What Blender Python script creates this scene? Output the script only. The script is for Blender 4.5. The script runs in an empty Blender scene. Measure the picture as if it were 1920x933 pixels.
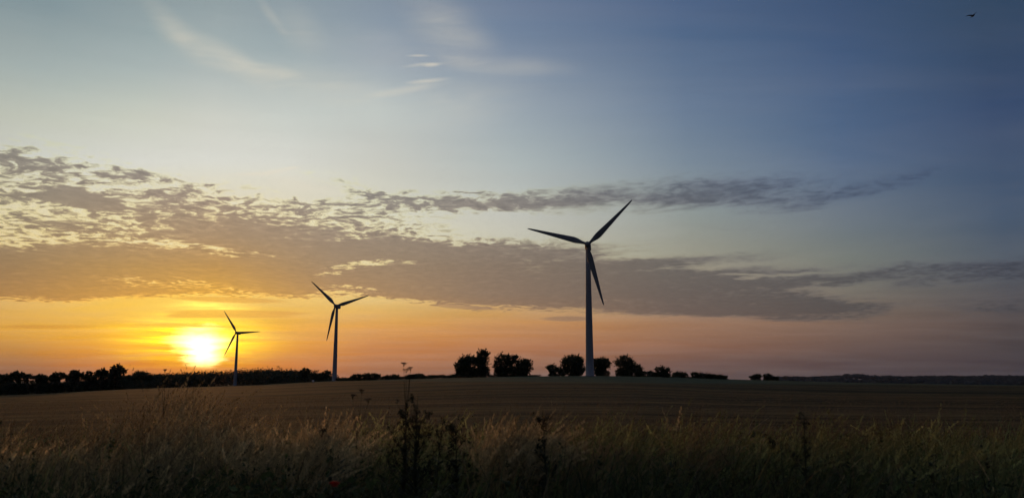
import bpy, math
import numpy as np
from mathutils import Vector, Matrix

R = math.radians
scene = bpy.context.scene
COL = scene.collection

# ------------------------------------------------------------------ camera
FPX = 1507.0                 # focal length in pixels of the 1920 px wide photograph
HAZE = 0.00002
PITCH = math.atan((712 - 466.5) / FPX)
EYE = 1.6
cam_d = bpy.data.cameras.new('camera')
cam = bpy.data.objects.new('camera', cam_d)
COL.objects.link(cam)
cam_d.sensor_width = 36.0
cam_d.lens = 36.0 * FPX / 1920.0
cam_d.clip_start = 0.1
cam_d.clip_end = 40000
cam.location = (0, 0, EYE)
cam.rotation_euler = (R(90) + PITCH, 0, 0)
cam_d.dof.use_dof = True
cam_d.dof.focus_distance = 300
cam_d.dof.aperture_fstop = 2.1
scene.camera = cam


def px_dir(px, py):
    """azimuth (from +Y towards +X) and elevation, degrees, of a direction seen at a photo pixel"""
    u = (px - 960) / FPX
    v = (466.5 - py) / FPX
    y = math.cos(PITCH) - v * math.sin(PITCH)
    z = math.sin(PITCH) + v * math.cos(PITCH)
    return math.degrees(math.atan2(u, y)), math.degrees(math.atan2(z, math.hypot(u, y)))


def srgb(r, g, b):
    f = lambda c: (c / 255 / 12.92) if c / 255 <= 0.04045 else ((c / 255 + 0.055) / 1.055) ** 2.4
    return (f(r), f(g), f(b), 1.0)


# ------------------------------------------------------------------ world: dusk sky with an altocumulus deck
SUN_AZ, SUN_EL = px_dir(373, 652)
world = bpy.data.worlds.new('World')
scene.world = world
world.use_nodes = True
NT = world.node_tree
NT.nodes.clear()
NN, LL = NT.nodes, NT.links


def sock(n, i, v):
    if isinstance(v, bpy.types.NodeSocket):
        LL.new(v, n.inputs[i])
    elif v is not None:
        n.inputs[i].default_value = v


def M(op, a, b=None, c=None, clamp=False):
    n = NN.new('ShaderNodeMath')
    n.operation = op
    n.use_clamp = clamp
    sock(n, 0, a); sock(n, 1, b); sock(n, 2, c)
    return n.outputs[0]


def VM(op, a, b=None, scale=None):
    n = NN.new('ShaderNodeVectorMath')
    n.operation = op
    sock(n, 0, a); sock(n, 1, b)
    if scale is not None:
        sock(n, 3, scale)
    return n.outputs[0]


def comb(x, y, z=0.0):
    n = NN.new('ShaderNodeCombineXYZ')
    sock(n, 0, x); sock(n, 1, y); sock(n, 2, z)
    return n.outputs[0]


def maprange(v, a, b, c=0.0, d=1.0, smooth=False):
    n = NN.new('ShaderNodeMapRange')
    n.interpolation_type = 'SMOOTHSTEP' if smooth else 'LINEAR'
    sock(n, 0, v); sock(n, 1, a); sock(n, 2, b); sock(n, 3, c); sock(n, 4, d)
    return n.outputs[0]


def mixc(f, a, b, blend='MIX'):
    n = NN.new('ShaderNodeMix')
    n.data_type = 'RGBA'
    n.blend_type = blend
    n.clamp_factor = True
    sock(n, 0, f); sock(n, 6, a); sock(n, 7, b)
    return n.outputs[2]


def noise(vec, scale, detail=5.0, rough=0.55, dist=0.0, lac=2.0, col=False):
    n = NN.new('ShaderNodeTexNoise')
    n.noise_dimensions = '3D'
    sock(n, 'Vector', vec); sock(n, 'Scale', scale); sock(n, 'Detail', detail)
    sock(n, 'Roughness', rough); sock(n, 'Distortion', dist); sock(n, 'Lacunarity', lac)
    return n.outputs[1 if col else 0]


tc = NN.new('ShaderNodeTexCoord').outputs['Generated']
dirn = VM('NORMALIZE', tc)
sep = NN.new('ShaderNodeSeparateXYZ')
LL.new(dirn, sep.inputs[0])
dx, dy, dz = sep.outputs
EL = M('MULTIPLY', M('ARCSINE', dz), 180 / math.pi)
AZ = M('MULTIPLY', M('ARCTAN2', dx, dy), 180 / math.pi)
AE = comb(AZ, EL, 0.0)
# cloud-deck coordinates: the point where the view ray meets a flat layer overhead (softened at the horizon)
den = M('ADD', M('MAXIMUM', dz, 0.0), 0.075)
P = comb(M('DIVIDE', dx, den), M('DIVIDE', dy, den), 0.0)

# gentle waviness so that no boundary is ruler-straight
wob = VM('SUBTRACT', noise(P, 1.1, 4, 0.6, col=True), (0.5, 0.5, 0.5))
AEw = VM('ADD', AE, VM('MULTIPLY', wob, (7.0, 2.4, 0.0)))
wob2 = VM('SUBTRACT', noise(VM('ADD', P, (7.3, 1.2, 0)), 0.5, 3, 0.5, col=True), (0.5, 0.5, 0.5))
AEc = VM('ADD', AE, VM('MULTIPLY', wob2, (9.0, 2.2, 0.0)))
sepc = NN.new('ShaderNodeSeparateXYZ'); LL.new(AEc, sepc.inputs[0])

E0, E1 = -2.0, 90.0


def ramp_grid(cols, az, el):
    """cols: list of (azimuth, [(elevation, colour)...]); a colour ramp over elevation per azimuth, blended across azimuth"""
    t = maprange(el, E0, E1)
    t = M('POWER', t, 0.5)          # more room near the horizon
    acc = None
    prev = None
    for a, stops in cols:
        r = NN.new('ShaderNodeValToRGB')
        r.color_ramp.interpolation = 'LINEAR'
        els = r.color_ramp.elements
        stops = sorted(stops)
        for i, (e, c) in enumerate(stops):
            p = math.sqrt(min(max((e - E0) / (E1 - E0), 0), 1))
            if i < 2:
                k = els[i]
                k.position = p
            else:
                k = els.new(p)
            k.color = c
        LL.new(t, r.inputs[0])
        o = r.outputs[0]
        acc = o if acc is None else mixc(maprange(az, prev, a), acc, o)
        prev = a
    return acc


def column(px, stops, top, low=None):
    """stops: (photo row, r, g, b); top: list of (elevation, r, g, b) above the frame"""
    a = px_dir(px, 600)[0]
    out = [(px_dir(px, y)[1], srgb(r, g, b)) for y, r, g, b in stops]
    out += [(e, srgb(r, g, b)) for e, r, g, b in top]
    return a, out


CLEAR = [
    (-180.0, [(0, srgb(34, 34, 50)), (6, srgb(40, 38, 56)), (14, srgb(36, 42, 64)), (30, srgb(34, 46, 74)), (90, srgb(84, 94, 114))]),
    (-90.0, [(0, srgb(56, 46, 50)), (6, srgb(64, 56, 60)), (14, srgb(52, 60, 80)), (30, srgb(46, 60, 88)), (90, srgb(84, 94, 114))]),
    (-48.0, [(0, srgb(135, 92, 66)), (4, srgb(160, 112, 66)), (9, srgb(150, 130, 100)), (18, srgb(138, 148, 146)), (30, srgb(90, 112, 130)), (90, srgb(84, 94, 114))]),
    column(40, [(705, 135, 92, 70), (685, 152, 102, 68), (660, 180, 124, 60), (620, 214, 158, 62), (580, 220, 172, 84), (540, 222, 184, 110),
                (470, 220, 201, 150), (400, 220, 209, 172), (300, 204, 206, 198), (220, 191, 197, 184), (120, 159, 174, 173), (0, 130, 148, 154)],
           [(40, 74, 94, 114), (90, 84, 94, 114)]),
    column(240, [(705, 178, 100, 52), (680, 208, 124, 48), (655, 228, 150, 42), (620, 240, 178, 50), (585, 240, 190, 72), (550, 232, 190, 92),
                 (480, 224, 205, 152), (400, 220, 213, 178), (300, 212, 214, 206), (220, 199, 205, 192), (120, 163, 178, 178), (0, 136, 154, 159)],
           [(40, 74, 94, 114), (90, 84, 94, 114)]),
    column(373, [(705, 205, 102, 36), (685, 226, 128, 34), (655, 240, 160, 34), (620, 246, 194, 46), (585, 246, 206, 80), (550, 240, 200, 100),
                 (480, 228, 211, 156), (400, 224, 215, 180), (300, 214, 216, 208), (220, 203, 207, 198), (120, 169, 181, 181), (0, 140, 157, 162)],
           [(40, 74, 94, 116), (90, 84, 94, 114)]),
    column(520, [(705, 190, 102, 52), (680, 206, 124, 54), (650, 220, 148, 54), (610, 228, 168, 62), (580, 228, 182, 88), (550, 228, 192, 110),
                 (480, 226, 211, 162), (400, 222, 215, 186), (300, 212, 214, 206), (220, 198, 204, 198), (120, 161, 175, 178), (0, 133, 151, 161)],
           [(40, 70, 90, 113), (90, 84, 94, 114)]),
    column(700, [(705, 156, 102, 74), (680, 172, 112, 74), (650, 192, 126, 74), (615, 212, 150, 78), (585, 218, 172, 98), (560, 222, 190, 120),
                 (480, 220, 209, 168), (400, 212, 211, 192), (300, 198, 200, 192), (200, 186, 195, 193), (100, 148, 161, 173), (0, 123, 141, 158)],
           [(40, 64, 85, 111), (90, 84, 94, 114)]),
    column(960, [(705, 134, 98, 84), (680, 150, 104, 80), (650, 172, 114, 78), (610, 190, 134, 82), (585, 198, 152, 94), (560, 196, 160, 112),
                 (480, 198, 193, 170), (400, 190, 192, 184), (300, 169, 180, 181), (200, 148, 162, 173), (100, 118, 136, 158), (0, 99, 119, 147)],
           [(40, 57, 77, 105), (90, 84, 94, 114)]),
    column(1300, [(705, 96, 76, 74), (680, 108, 82, 76), (650, 134, 96, 78), (610, 150, 112, 88), (585, 152, 122, 100), (560, 150, 128, 106),
                  (480, 148, 146, 130), (400, 139, 148, 146), (300, 117, 134, 150), (200, 98, 119, 145), (100, 81, 105, 136), (0, 71, 95, 130)],
           [(40, 49, 69, 98), (90, 84, 94, 114)]),
    column(1600, [(705, 76, 66, 70), (680, 84, 70, 72), (650, 98, 80, 76), (610, 114, 92, 82), (580, 116, 102, 92), (550, 114, 108, 100),
                  (480, 112, 118, 114), (400, 101, 114, 127), (300, 85, 105, 133), (200, 71, 95, 128), (100, 63, 87, 122), (0, 59, 81, 114)],
           [(40, 42, 61, 91), (90, 84, 94, 114)]),
    column(1900, [(705, 56, 52, 60), (680, 62, 56, 62), (650, 68, 62, 66), (610, 76, 68, 70), (570, 80, 76, 80), (530, 80, 82, 90),
                  (480, 78, 88, 101), (400, 68, 85, 108), (300, 59, 79, 108), (200, 53, 73, 106), (100, 51, 71, 100), (0, 48, 69, 95)],
           [(40, 40, 57, 83), (90, 84, 94, 114)]),
    (62.0, [(0, srgb(40, 38, 50)), (6, srgb(46, 44, 58)), (14, srgb(38, 50, 76)), (30, srgb(34, 48, 80)), (90, srgb(84, 94, 114))]),
    (180.0, [(0, srgb(34, 34, 50)), (6, srgb(40, 38, 56)), (14, srgb(36, 42, 64)), (30, srgb(34, 46, 74)), (90, srgb(84, 94, 114))]),
]
CLOUD = [
    (-180.0, [(0, srgb(60, 56, 68)), (12, srgb(66, 64, 78)), (90, srgb(60, 70, 92))]),
    column(0, [(700, 120, 84, 66), (620, 176, 120, 62), (560, 176, 130, 78), (500, 150, 119, 86), (400, 138, 127, 111), (290, 140, 134, 124), (150, 150, 152, 150)],
           [(90, 90, 100, 115)]),
    column(250, [(700, 170, 96, 50), (620, 218, 154, 60), (560, 214, 157, 78), (500, 184, 142, 83), (440, 165, 138, 109), (370, 152, 136, 122), (290, 136, 134, 130), (150, 170, 168, 158)],
           [(90, 90, 100, 115)]),
    column(400, [(700, 190, 104, 44), (620, 222, 158, 60), (580, 231, 174, 72), (540, 220, 163, 72), (500, 188, 142, 79), (440, 163, 136, 109), (370, 152, 136, 124), (290, 144, 140, 138), (150, 178, 174, 160)],
           [(90, 90, 100, 115)]),
    column(620, [(700, 158, 98, 68), (600, 206, 148, 80), (560, 180, 138, 96), (500, 155, 129, 105), (440, 148, 131, 117), (370, 142, 136, 130), (290, 144, 144, 144), (150, 172, 172, 164)],
           [(90, 80, 92, 112)]),
    column(900, [(700, 134, 96, 80), (600, 160, 124, 94), (550, 142, 120, 104), (500, 136, 117, 103), (440, 140, 127, 117), (370, 140, 134, 128), (290, 140, 142, 144), (150, 146, 154, 166)],
           [(90, 70, 84, 106)]),
    column(1250, [(700, 100, 80, 76), (600, 114, 98, 92), (550, 110, 100, 96), (500, 112, 106, 102), (440, 116, 112, 110), (370, 104, 108, 116), (290, 112, 122, 138), (150, 100, 116, 142)],
           [(90, 60, 74, 100)]),
    column(1600, [(700, 74, 66, 70), (600, 88, 82, 82), (550, 88, 86, 88), (500, 92, 92, 96), (440, 88, 94, 102), (370, 78, 90, 112), (290, 80, 98, 126), (150, 66, 90, 128)],
           [(90, 50, 66, 94)]),
    column(1900, [(700, 56, 52, 60), (600, 70, 68, 74), (550, 70, 72, 80), (500, 72, 76, 88), (400, 60, 72, 96), (150, 48, 70, 108)],
           [(90, 44, 60, 90)]),
    (180.0, [(0, srgb(60, 56, 68)), (12, srgb(66, 64, 78)), (90, srgb(60, 70, 92))]),
]


def angle_patch(vec, px, py, rx, ry, rot=0.0, sharp=1.0):
    """soft elliptical patch of the sky around a direction: 1 in the middle, 0 at its rim (radii given in photo pixels)"""
    a, e = px_dir(px, py)
    ra = (px_dir(px + rx, py)[0] - px_dir(px - rx, py)[0]) / 2
    re = (px_dir(px, py - ry)[1] - px_dir(px, py + ry)[1]) / 2
    c_, s_ = math.cos(R(rot)), math.sin(R(rot))
    if rot == 0:
        q = VM('MULTIPLY', vec, (1 / ra, 1 / re, 0))
        centre = (a / ra, e / re, 0)
    else:
        q1 = NN.new('ShaderNodeVectorMath'); q1.operation = 'DOT_PRODUCT'; sock(q1, 0, vec); sock(q1, 1, (c_ / ra, s_ / ra, 0))
        q2 = NN.new('ShaderNodeVectorMath'); q2.operation = 'DOT_PRODUCT'; sock(q2, 0, vec); sock(q2, 1, (-s_ / re, c_ / re, 0))
        q = comb(q1.outputs['Value'], q2.outputs['Value'])
        centre = ((a * c_ + e * s_) / ra, (-a * s_ + e * c_) / re, 0)
    ln = NN.new('ShaderNodeVectorMath'); ln.operation = 'DISTANCE'
    sock(ln, 0, q); sock(ln, 1, centre)
    return maprange(ln.outputs['Value'], 1.0, 1.0 - sharp, 0.0, 1.0, smooth=True)


# coverage: x, y, rx, ry, rot, strength, sharpness
COVER = [
    # loose altocumulus field, upper left
    (90, 390, 600, 150, -4, 0.42, 0.45), (430, 430, 480, 100, -6, 0.22, 0.8), (700, 420, 260, 80, -6, 0.30, 0.8),
    (60, 300, 200, 34, -3, 0.42, 0.9), (140, 300, 70, 16, -5, 0.3, 0.9), (262, 322, 84, 18, -6, 0.55, 0.9),
    (155, 368, 110, 26, 0, 0.8, 0.7), (40, 368, 90, 22, 0, 0.45, 0.8), (250, 395, 160, 18, -4, 0.25, 0.9), (380, 440, 200, 24, -4, 0.25, 0.9), (140, 425, 120, 12, 0, 0.25, 0.9), (110, 342, 120, 16, -3, 0.25, 0.9),
    (440, 400, 260, 50, -8, 0.2, 0.9), (640, 350, 130, 34, -20, 0.22, 0.9), (740, 385, 70, 30, -10, 0.35, 0.9), (850, 380, 260, 34, -2, 0.5, 0.9), (70, 438, 240, 40, 0, 0.26, 0.9), (600, 380, 240, 50, -6, 0.22, 0.9),
    # the solid lower deck
    (-60, 512, 760, 58, 0, 1.3, 0.45), (330, 508, 560, 50, -1, 0.9, 0.5), (640, 470, 430, 60, -5, 0.6, 0.7),
    (900, 510, 520, 66, -2, 1.1, 0.5), (740, 540, 420, 34, -1, 0.8, 0.5), (1180, 556, 520, 46, -2, 1.15, 0.5), (1500, 578, 300, 28, 0, 0.85, 0.6),
    (1400, 520, 360, 26, 2, 0.85, 0.7), (1640, 514, 300, 18, 4, 0.8, 0.7), (1900, 506, 340, 30, 4, 0.9, 0.6), (1900, 572, 220, 34, 0, 0.6, 0.8),
    (560, 410, 360, 60, -6, 0.14, 0.9),
    # upper streak to the right
    (980, 388, 260, 44, 2, 0.72, 0.95), (1230, 366, 320, 54, 3, 0.72, 0.95), (1450, 356, 340, 48, 3, 0.6, 0.95), (1650, 345, 280, 24, 7, 0.45, 0.95), (1560, 376, 240, 16, 4, 0.35, 0.9),
    (1700, 340, 160, 16, 8, 0.35, 0.9),
    (1090, 462, 230, 24, 1, 0.65, 0.9), (1370, 425, 110, 10, 0, 0.35, 0.9), (1250, 490, 330, 24, 1, 0.5, 0.9),
    # thin lens clouds low down
]
LENS = [
    (430, 562, 170, 9, 0, 0.85, 0.7), (440, 588, 190, 11, 0, 0.9, 0.7), (360, 592, 90, 6, 2, 0.8, 0.8), (870, 575, 100, 7, -3, 0.9, 0.7),
    (1065, 597, 80, 8, 0, 0.8, 0.7), (90, 612, 200, 9, 2, 0.6, 0.8), (520, 585, 160, 5, 0, 0.5, 0.9), (720, 612, 260, 5, -1, 0.22, 0.9),
    (230, 545, 180, 8, 2, 0.4, 0.9), (1000, 660, 300, 7, 0, 0.12, 0.9), (300, 672, 260, 5, 0, 0.3, 0.9), (560, 640, 200, 5, 0, 0.18, 0.9),
    (1640, 640, 300, 10, 0, 0.2, 0.9), (1400, 625, 300, 8, 0, 0.25, 0.9), (1650, 604, 280, 10, 0, 0.4, 0.9),
]
HOLES = [  # bright breaks in the deck
    (700, 497, 130, 9, 2, 0.9, 0.8), (625, 508, 40, 8, 0, 0.6, 0.8), (660, 544, 80, 7, 0, 0.55, 0.9), (620, 552, 70, 7, 0, 0.5, 0.9),
    (110, 450, 300, 30, -2, 0.12, 0.8), (300, 532, 160, 9, 0, 0.5, 0.9), (960, 425, 160, 26, -3, 0.7, 0.8), (1500, 508, 180, 6, 4, 0.75, 0.9), (1370, 520, 80, 5, 2, 0.5, 0.9),
    (1560, 532, 230, 9, 2, 0.3, 0.9), (1780, 545, 240, 18, 2, 0.55, 0.9), (1160, 566, 100, 7, 1, 0.3, 0.9), (560, 345, 130, 26, -6, 0.4, 0.9),
    (420, 545, 260, 8, 0, 0.4, 0.9), (20, 440, 160, 30, 0, 0.2, 0.9), (660, 440, 60, 14, 0, 0.3, 0.9), (460, 470, 200, 10, -4, 0.25, 0.9)
]


def total(items, vec):
    acc = None
    for (x, y, rx, ry, rot, s, sh) in items:
        p = angle_patch(vec, x, y, rx, ry, rot, sh)
        acc = M('MULTIPLY', p, s) if acc is None else M('MULTIPLY_ADD', p, s, acc)
    return acc


cover = M('MINIMUM', total(COVER, AEw), 1.25)
cover = M('SUBTRACT', cover, total(HOLES, AEw))

# cell structure of the deck
warpP = VM('ADD', P, VM('SCALE', VM('SUBTRACT', noise(P, 3.2, 4, 0.55, col=True), (0.5, 0.5, 0.5)), None, 0.22))
cells = noise(VM('MULTIPLY', warpP, (1.0, 1.0, 1.0)), 16.0, 6, 0.60, 0.2)
broad = noise(warpP, 2.6, 4, 0.55, 0.2)
fibre = noise(VM('MULTIPLY', VM('ADD', warpP, (3.1, 0, 0)), (0.9, 2.2, 1.0)), 4.0, 6, 0.66, 0.6)
tex = M('ADD', M('MULTIPLY', M('SUBTRACT', cells, 0.5), 3.7), M('MULTIPLY', M('SUBTRACT', broad, 0.5), 0.5))
tex = M('ADD', tex, M('MULTIPLY', M('SUBTRACT', fibre, 0.5), 0.9))
dens = M('ADD', cover, M('MULTIPLY', tex, maprange(cover, 0.85, 1.25, 1.0, 0.40)))
strk = noise(comb(M('MULTIPLY', AZ, 0.11), M('MULTIPLY', M('MULTIPLY_ADD', AZ, -0.06, EL), 1.0), 3.3), 1.0, 6, 0.6, 0.6)
strk2 = noise(comb(M('MULTIPLY', AZ, 0.30), M('MULTIPLY', M('MULTIPLY_ADD', AZ, -0.06, EL), 2.6), 7.7), 1.0, 5, 0.6, 0.5)
texr = M('ADD', M('MULTIPLY', M('SUBTRACT', strk, 0.5), 1.5), M('MULTIPLY', M('SUBTRACT', strk2, 0.5), 1.1))
texr = M('ADD', texr, M('MULTIPLY', M('SUBTRACT', cells, 0.5), 0.8))
densr = M('ADD', cover, texr)
rightk = maprange(AZ, -3, 7, 0, 1, smooth=True)
D = maprange(dens, 0.10, 0.88, 0.0, 1.0, smooth=True)
Dr = maprange(densr, -0.02, 1.1, 0.0, 1.0, smooth=True)
D = M('MULTIPLY_ADD', M('SUBTRACT', Dr, D), rightk, D)
D = M('MULTIPLY', D, maprange(cover, 0.0, 0.3, 0.0, 1.0, smooth=True))
thin = M('MULTIPLY', D, M('SUBTRACT', 1.0, D))            # peaks at the translucent edges
lens = maprange(M('ADD', total(LENS, AE), M('MULTIPLY', M('SUBTRACT', noise(VM('MULTIPLY', AE, (0.12, 1.6, 1)), 1.0, 5, 0.6), 0.5), 0.5)), 0.28, 0.8, 0, 1, smooth=True)

clear = ramp_grid(CLEAR, AZ, EL)
cloudc = ramp_grid(CLOUD, AZ, EL)
# near the horizon: long faint bands of haze
band = noise(VM('MULTIPLY', AE, (0.05, 1.15, 1.0)), 1.0, 5, 0.62, 0.4)
bandw = maprange(EL, 1.0, 8.0, 1.0, 0.15)
bandk = M('ADD', 1.0, M('MULTIPLY', M('MULTIPLY', M('SUBTRACT', band, 0.5), 0.55), bandw))
clear = mixc(1.0, clear, comb(bandk, bandk, bandk), 'MULTIPLY')

# thin high cirrus, warm and soft, in the upper left and middle
CIR = [(330, 60, 110, 34, -38, 0.6, 1.0), (420, 110, 140, 34, -22, 0.8, 1.0), (500, 136, 100, 20, -8, 0.7, 1.0), (505, 30, 60, 16, -50, 0.35, 1.0),
       (760, 175, 120, 12, 12, 0.55, 1.0), (800, 158, 60, 6, 8, 0.9, 0.9), (790, 130, 60, 5, 6, 0.6, 1.0), (780, 112, 28, 4, 0, 0.9, 0.9), (806, 131, 22, 5, 8, 0.9, 0.9), (860, 118, 60, 22, 0, 0.35, 1.0),
       (840, 60, 130, 80, -30, 0.5, 1.0), (960, 130, 160, 30, 0, 0.35, 1.0), (610, 170, 200, 60, -6, 0.4, 1.0), (860, 200, 200, 60, 10, 0.3, 1.0), (560, 60, 80, 60, -45, 0.3, 1.0), (490, 322, 95, 7, 11, 1.0, 0.9), (545, 311, 30, 4, 12, 0.8, 0.9),
       (560, 340, 120, 20, -8, 0.5, 1.0), (700, 90, 160, 60, 0, 0.2, 1.0)]
cirm = total(CIR, VM('ADD', AE, VM('MULTIPLY', wob, (2.6, 1.8, 0.0))))
cirm = M('MULTIPLY', cirm, maprange(noise(VM('MULTIPLY', P, (1.5, 4.0, 1)), 3.0, 5, 0.62, 0.8), 0.3, 0.75, 0.35, 1.15))
veil = maprange(noise(VM('MULTIPLY', P, (0.8, 1.6, 1)), 0.8, 6, 0.6, 0.7), 0.38, 0.72, 0.0, 0.42)
veil = M('MULTIPLY', veil, maprange(AZ, 30, -10, 0.3, 1.0))
lift = mixc(0.55, clear, srgb(228, 218, 196))
clear2 = mixc(M('MULTIPLY', cirm, 1.0), clear, lift)
clear2 = mixc(veil, clear2, mixc(0.35, clear2, srgb(190, 180, 175)))

# silver lining: where the deck is thin the light from behind comes through
rimk = M('ADD', 1.0, M('MULTIPLY', thin, maprange(AZ, 16, -10, 0.12, 0.9)))
bodyk = M('ADD', maprange(dens, 0.35, 1.2, 1.08, 0.80), M('MULTIPLY', M('SUBTRACT', 0.5, cells), M('MULTIPLY', maprange(cover, 0.9, 1.3, 0.9, 0.35), M('MULTIPLY_ADD', rightk, -0.55, 1.0))))
body = mixc(1.0, cloudc, comb(bodyk, M('MULTIPLY_ADD', bodyk, 0.97, 0.025), M('MULTIPLY_ADD', bodyk, 0.85, 0.13)), 'MULTIPLY')
sky = mixc(M('MULTIPLY', D, maprange(AZ, -8, 6, 0.90, 0.95)), clear2, body)
sky = mixc(1.0, sky, comb(rimk, rimk, M('ADD', 1.0, M('MULTIPLY', thin, 0.12))), 'MULTIPLY')
sky = mixc(M('MULTIPLY', lens, 0.72), sky, cloudc)

# glow around the low sun, cut by the haze bands
gb = noise(VM('MULTIPLY', AE, (0.16, 2.6, 1.0)), 1.0, 5, 0.62, 0.5)
AEs = VM('ADD', AE, comb(M('MULTIPLY', M('SUBTRACT', gb, 0.5), 2.2), M('MULTIPLY', M('SUBTRACT', noise(AE, 1.2, 4, 0.6), 0.5), 0.5), 0.0))
core = M('ADD', angle_patch(AEs, 373, 641, 76, 31, 0, 1.0), angle_patch(AEs, 379, 667, 52, 28, 0, 1.0))
core2 = angle_patch(AEs, 373, 613, 60, 9, 0, 1.0)
halo = angle_patch(AEs, 373, 638, 250, 86, 0, 1.0)
halo2 = angle_patch(AE, 373, 645, 430, 150, 0, 1.0)
up = angle_patch(AEs, 400, 575, 110, 16, 0, 1.0)
gk = M('MAXIMUM', M('MULTIPLY_ADD', gb, 4.2, -1.15), 0.12)


def addglow(base, mask, colour, k=None):
    if k is not None:
        mask = M('MULTIPLY', mask, k)
    return mixc(1.0, base, mixc(1.0, comb(mask, mask, mask), colour, 'MULTIPLY'), 'ADD')


clampL = M('SUBTRACT', 1.0, M('MULTIPLY', lens, 0.85))
sky = addglow(sky, M('MULTIPLY', halo2, halo2), (0.05, 0.035, 0.0, 1), gk)
sky = addglow(sky, M('MULTIPLY', halo, halo), (0.85, 0.80, 0.0, 1), M('MULTIPLY', gk, clampL))
sky = addglow(sky, up, (0.45, 0.34, 0.05, 1), M('MULTIPLY', gk, clampL))
sky = addglow(sky, core2, (1.0, 0.9, 0.5, 1), gk)
sky = addglow(sky, core, (3.0, 2.8, 1.15, 1))

# the physical clear-sky model contributes its share of the twilight
nish = NN.new('ShaderNodeTexSky')
nish.sky_type = 'NISHITA'
nish.sun_disc = False
nish.sun_elevation = R(SUN_EL)
nish.sun_rotation = R(SUN_AZ)
nish.air_density = 1.0
nish.dust_density = 2.0
bg1 = NN.new('ShaderNodeBackground'); LL.new(sky, bg1.inputs[0]); bg1.inputs[1].default_value = 1.0
bg2 = NN.new('ShaderNodeBackground'); LL.new(nish.outputs[0], bg2.inputs[0]); bg2.inputs[1].default_value = 0.004
add = NN.new('ShaderNodeAddShader'); LL.new(bg1.outputs[0], add.inputs[0]); LL.new(bg2.outputs[0], add.inputs[1])
outw = NN.new('ShaderNodeOutputWorld')
LL.new(add.outputs[0], outw.inputs[0])
world.cycles.sampling_method = 'MANUAL'
world.cycles.sample_map_resolution = 1024

# ------------------------------------------------------------------ sun, exposure
sun_d = bpy.data.lights.new('sun', 'SUN')
sun = bpy.data.objects.new('sun', sun_d)
COL.objects.link(sun)
sun_d.energy = 0.7
sun_d.angle = R(1.5)
sun_d.color = (1.0, 0.42, 0.12)
sd = Vector((math.sin(R(SUN_AZ)) * math.cos(R(SUN_EL)), math.cos(R(SUN_AZ)) * math.cos(R(SUN_EL)), math.sin(R(SUN_EL))))
sun.rotation_euler = sd.to_track_quat('Z', 'Y').to_euler()
sun.location = sd * 50 + Vector((0, 0, 40))
scene.view_settings.view_transform = 'Standard'
scene.view_settings.look = 'None'
scene.view_settings.exposure = 0.0
scene.view_settings.gamma = 1.0
scene.view_settings.use_curve_mapping = False
scene.cycles.use_denoising = True
scene.cycles.use_adaptive_sampling = True
scene.cycles.adaptive_threshold = 0.02
scene.cycles.adaptive_min_samples = 12
scene.cycles.max_bounces = 5
scene.cycles.diffuse_bounces = 3
scene.cycles.transparent_max_bounces = 8

# ------------------------------------------------------------------ helpers
rng = np.random.default_rng(7)
_mats = {}


def tag(o, label=None, cat=None, group=None, kind=None):
    if label: o['label'] = label
    if cat: o['category'] = cat
    if group: o['group'] = group
    if kind: o['kind'] = kind
    return o


def new_mat(name, rough=0.8, spec=0.2):
    m = bpy.data.materials.new(name)
    m.use_nodes = True
    b = m.node_tree.nodes['Principled BSDF']
    b.inputs['Roughness'].default_value = rough
    b.inputs['Specular IOR Level'].default_value = spec
    return m, m.node_tree, b


def noise_mat(name, c1, c2, scale=1.0, rough=0.85, spec=0.15, bump=0.0, stretch=(1, 1, 1), detail=5):
    m, nt, b = new_mat(name, rough, spec)
    tcn = nt.nodes.new('ShaderNodeTexCoord')
    mp = nt.nodes.new('ShaderNodeMapping'); mp.inputs['Scale'].default_value = stretch
    nt.links.new(tcn.outputs['Object'], mp.inputs['Vector'])
    n = nt.nodes.new('ShaderNodeTexNoise'); n.inputs['Scale'].default_value = scale; n.inputs['Detail'].default_value = detail
    nt.links.new(mp.outputs[0], n.inputs['Vector'])
    r = nt.nodes.new('ShaderNodeValToRGB')
    r.color_ramp.elements[0].position = 0.3; r.color_ramp.elements[0].color = (*c1, 1)
    r.color_ramp.elements[1].position = 0.7; r.color_ramp.elements[1].color = (*c2, 1)
    nt.links.new(n.outputs[0], r.inputs[0]); nt.links.new(r.outputs[0], b.inputs['Base Color'])
    if bump:
        bp = nt.nodes.new('ShaderNodeBump'); bp.inputs['Strength'].default_value = bump
        nt.links.new(n.outputs[0], bp.inputs['Height']); nt.links.new(bp.outputs[0], b.inputs['Normal'])
    return m


def leaf_mat(name, trans=0.3, attr='tint', rough=0.7):
    """foliage: colour per blade or leaf from the mesh's own tint, part of the light passes through"""
    m, nt, b = new_mat(name, rough, 0.15)
    a = nt.nodes.new('ShaderNodeAttribute'); a.attribute_name = attr
    nt.links.new(a.outputs['Color'], b.inputs['Base Color'])
    t = nt.nodes.new('ShaderNodeBsdfTranslucent'); nt.links.new(a.outputs['Color'], t.inputs['Color'])
    mx = nt.nodes.new('ShaderNodeMixShader'); mx.inputs[0].default_value = trans
    nt.links.new(b.outputs[0], mx.inputs[1]); nt.links.new(t.outputs[0], mx.inputs[2])
    nt.links.new(mx.outputs[0], nt.nodes['Material Output'].inputs[0])
    return m


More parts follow.
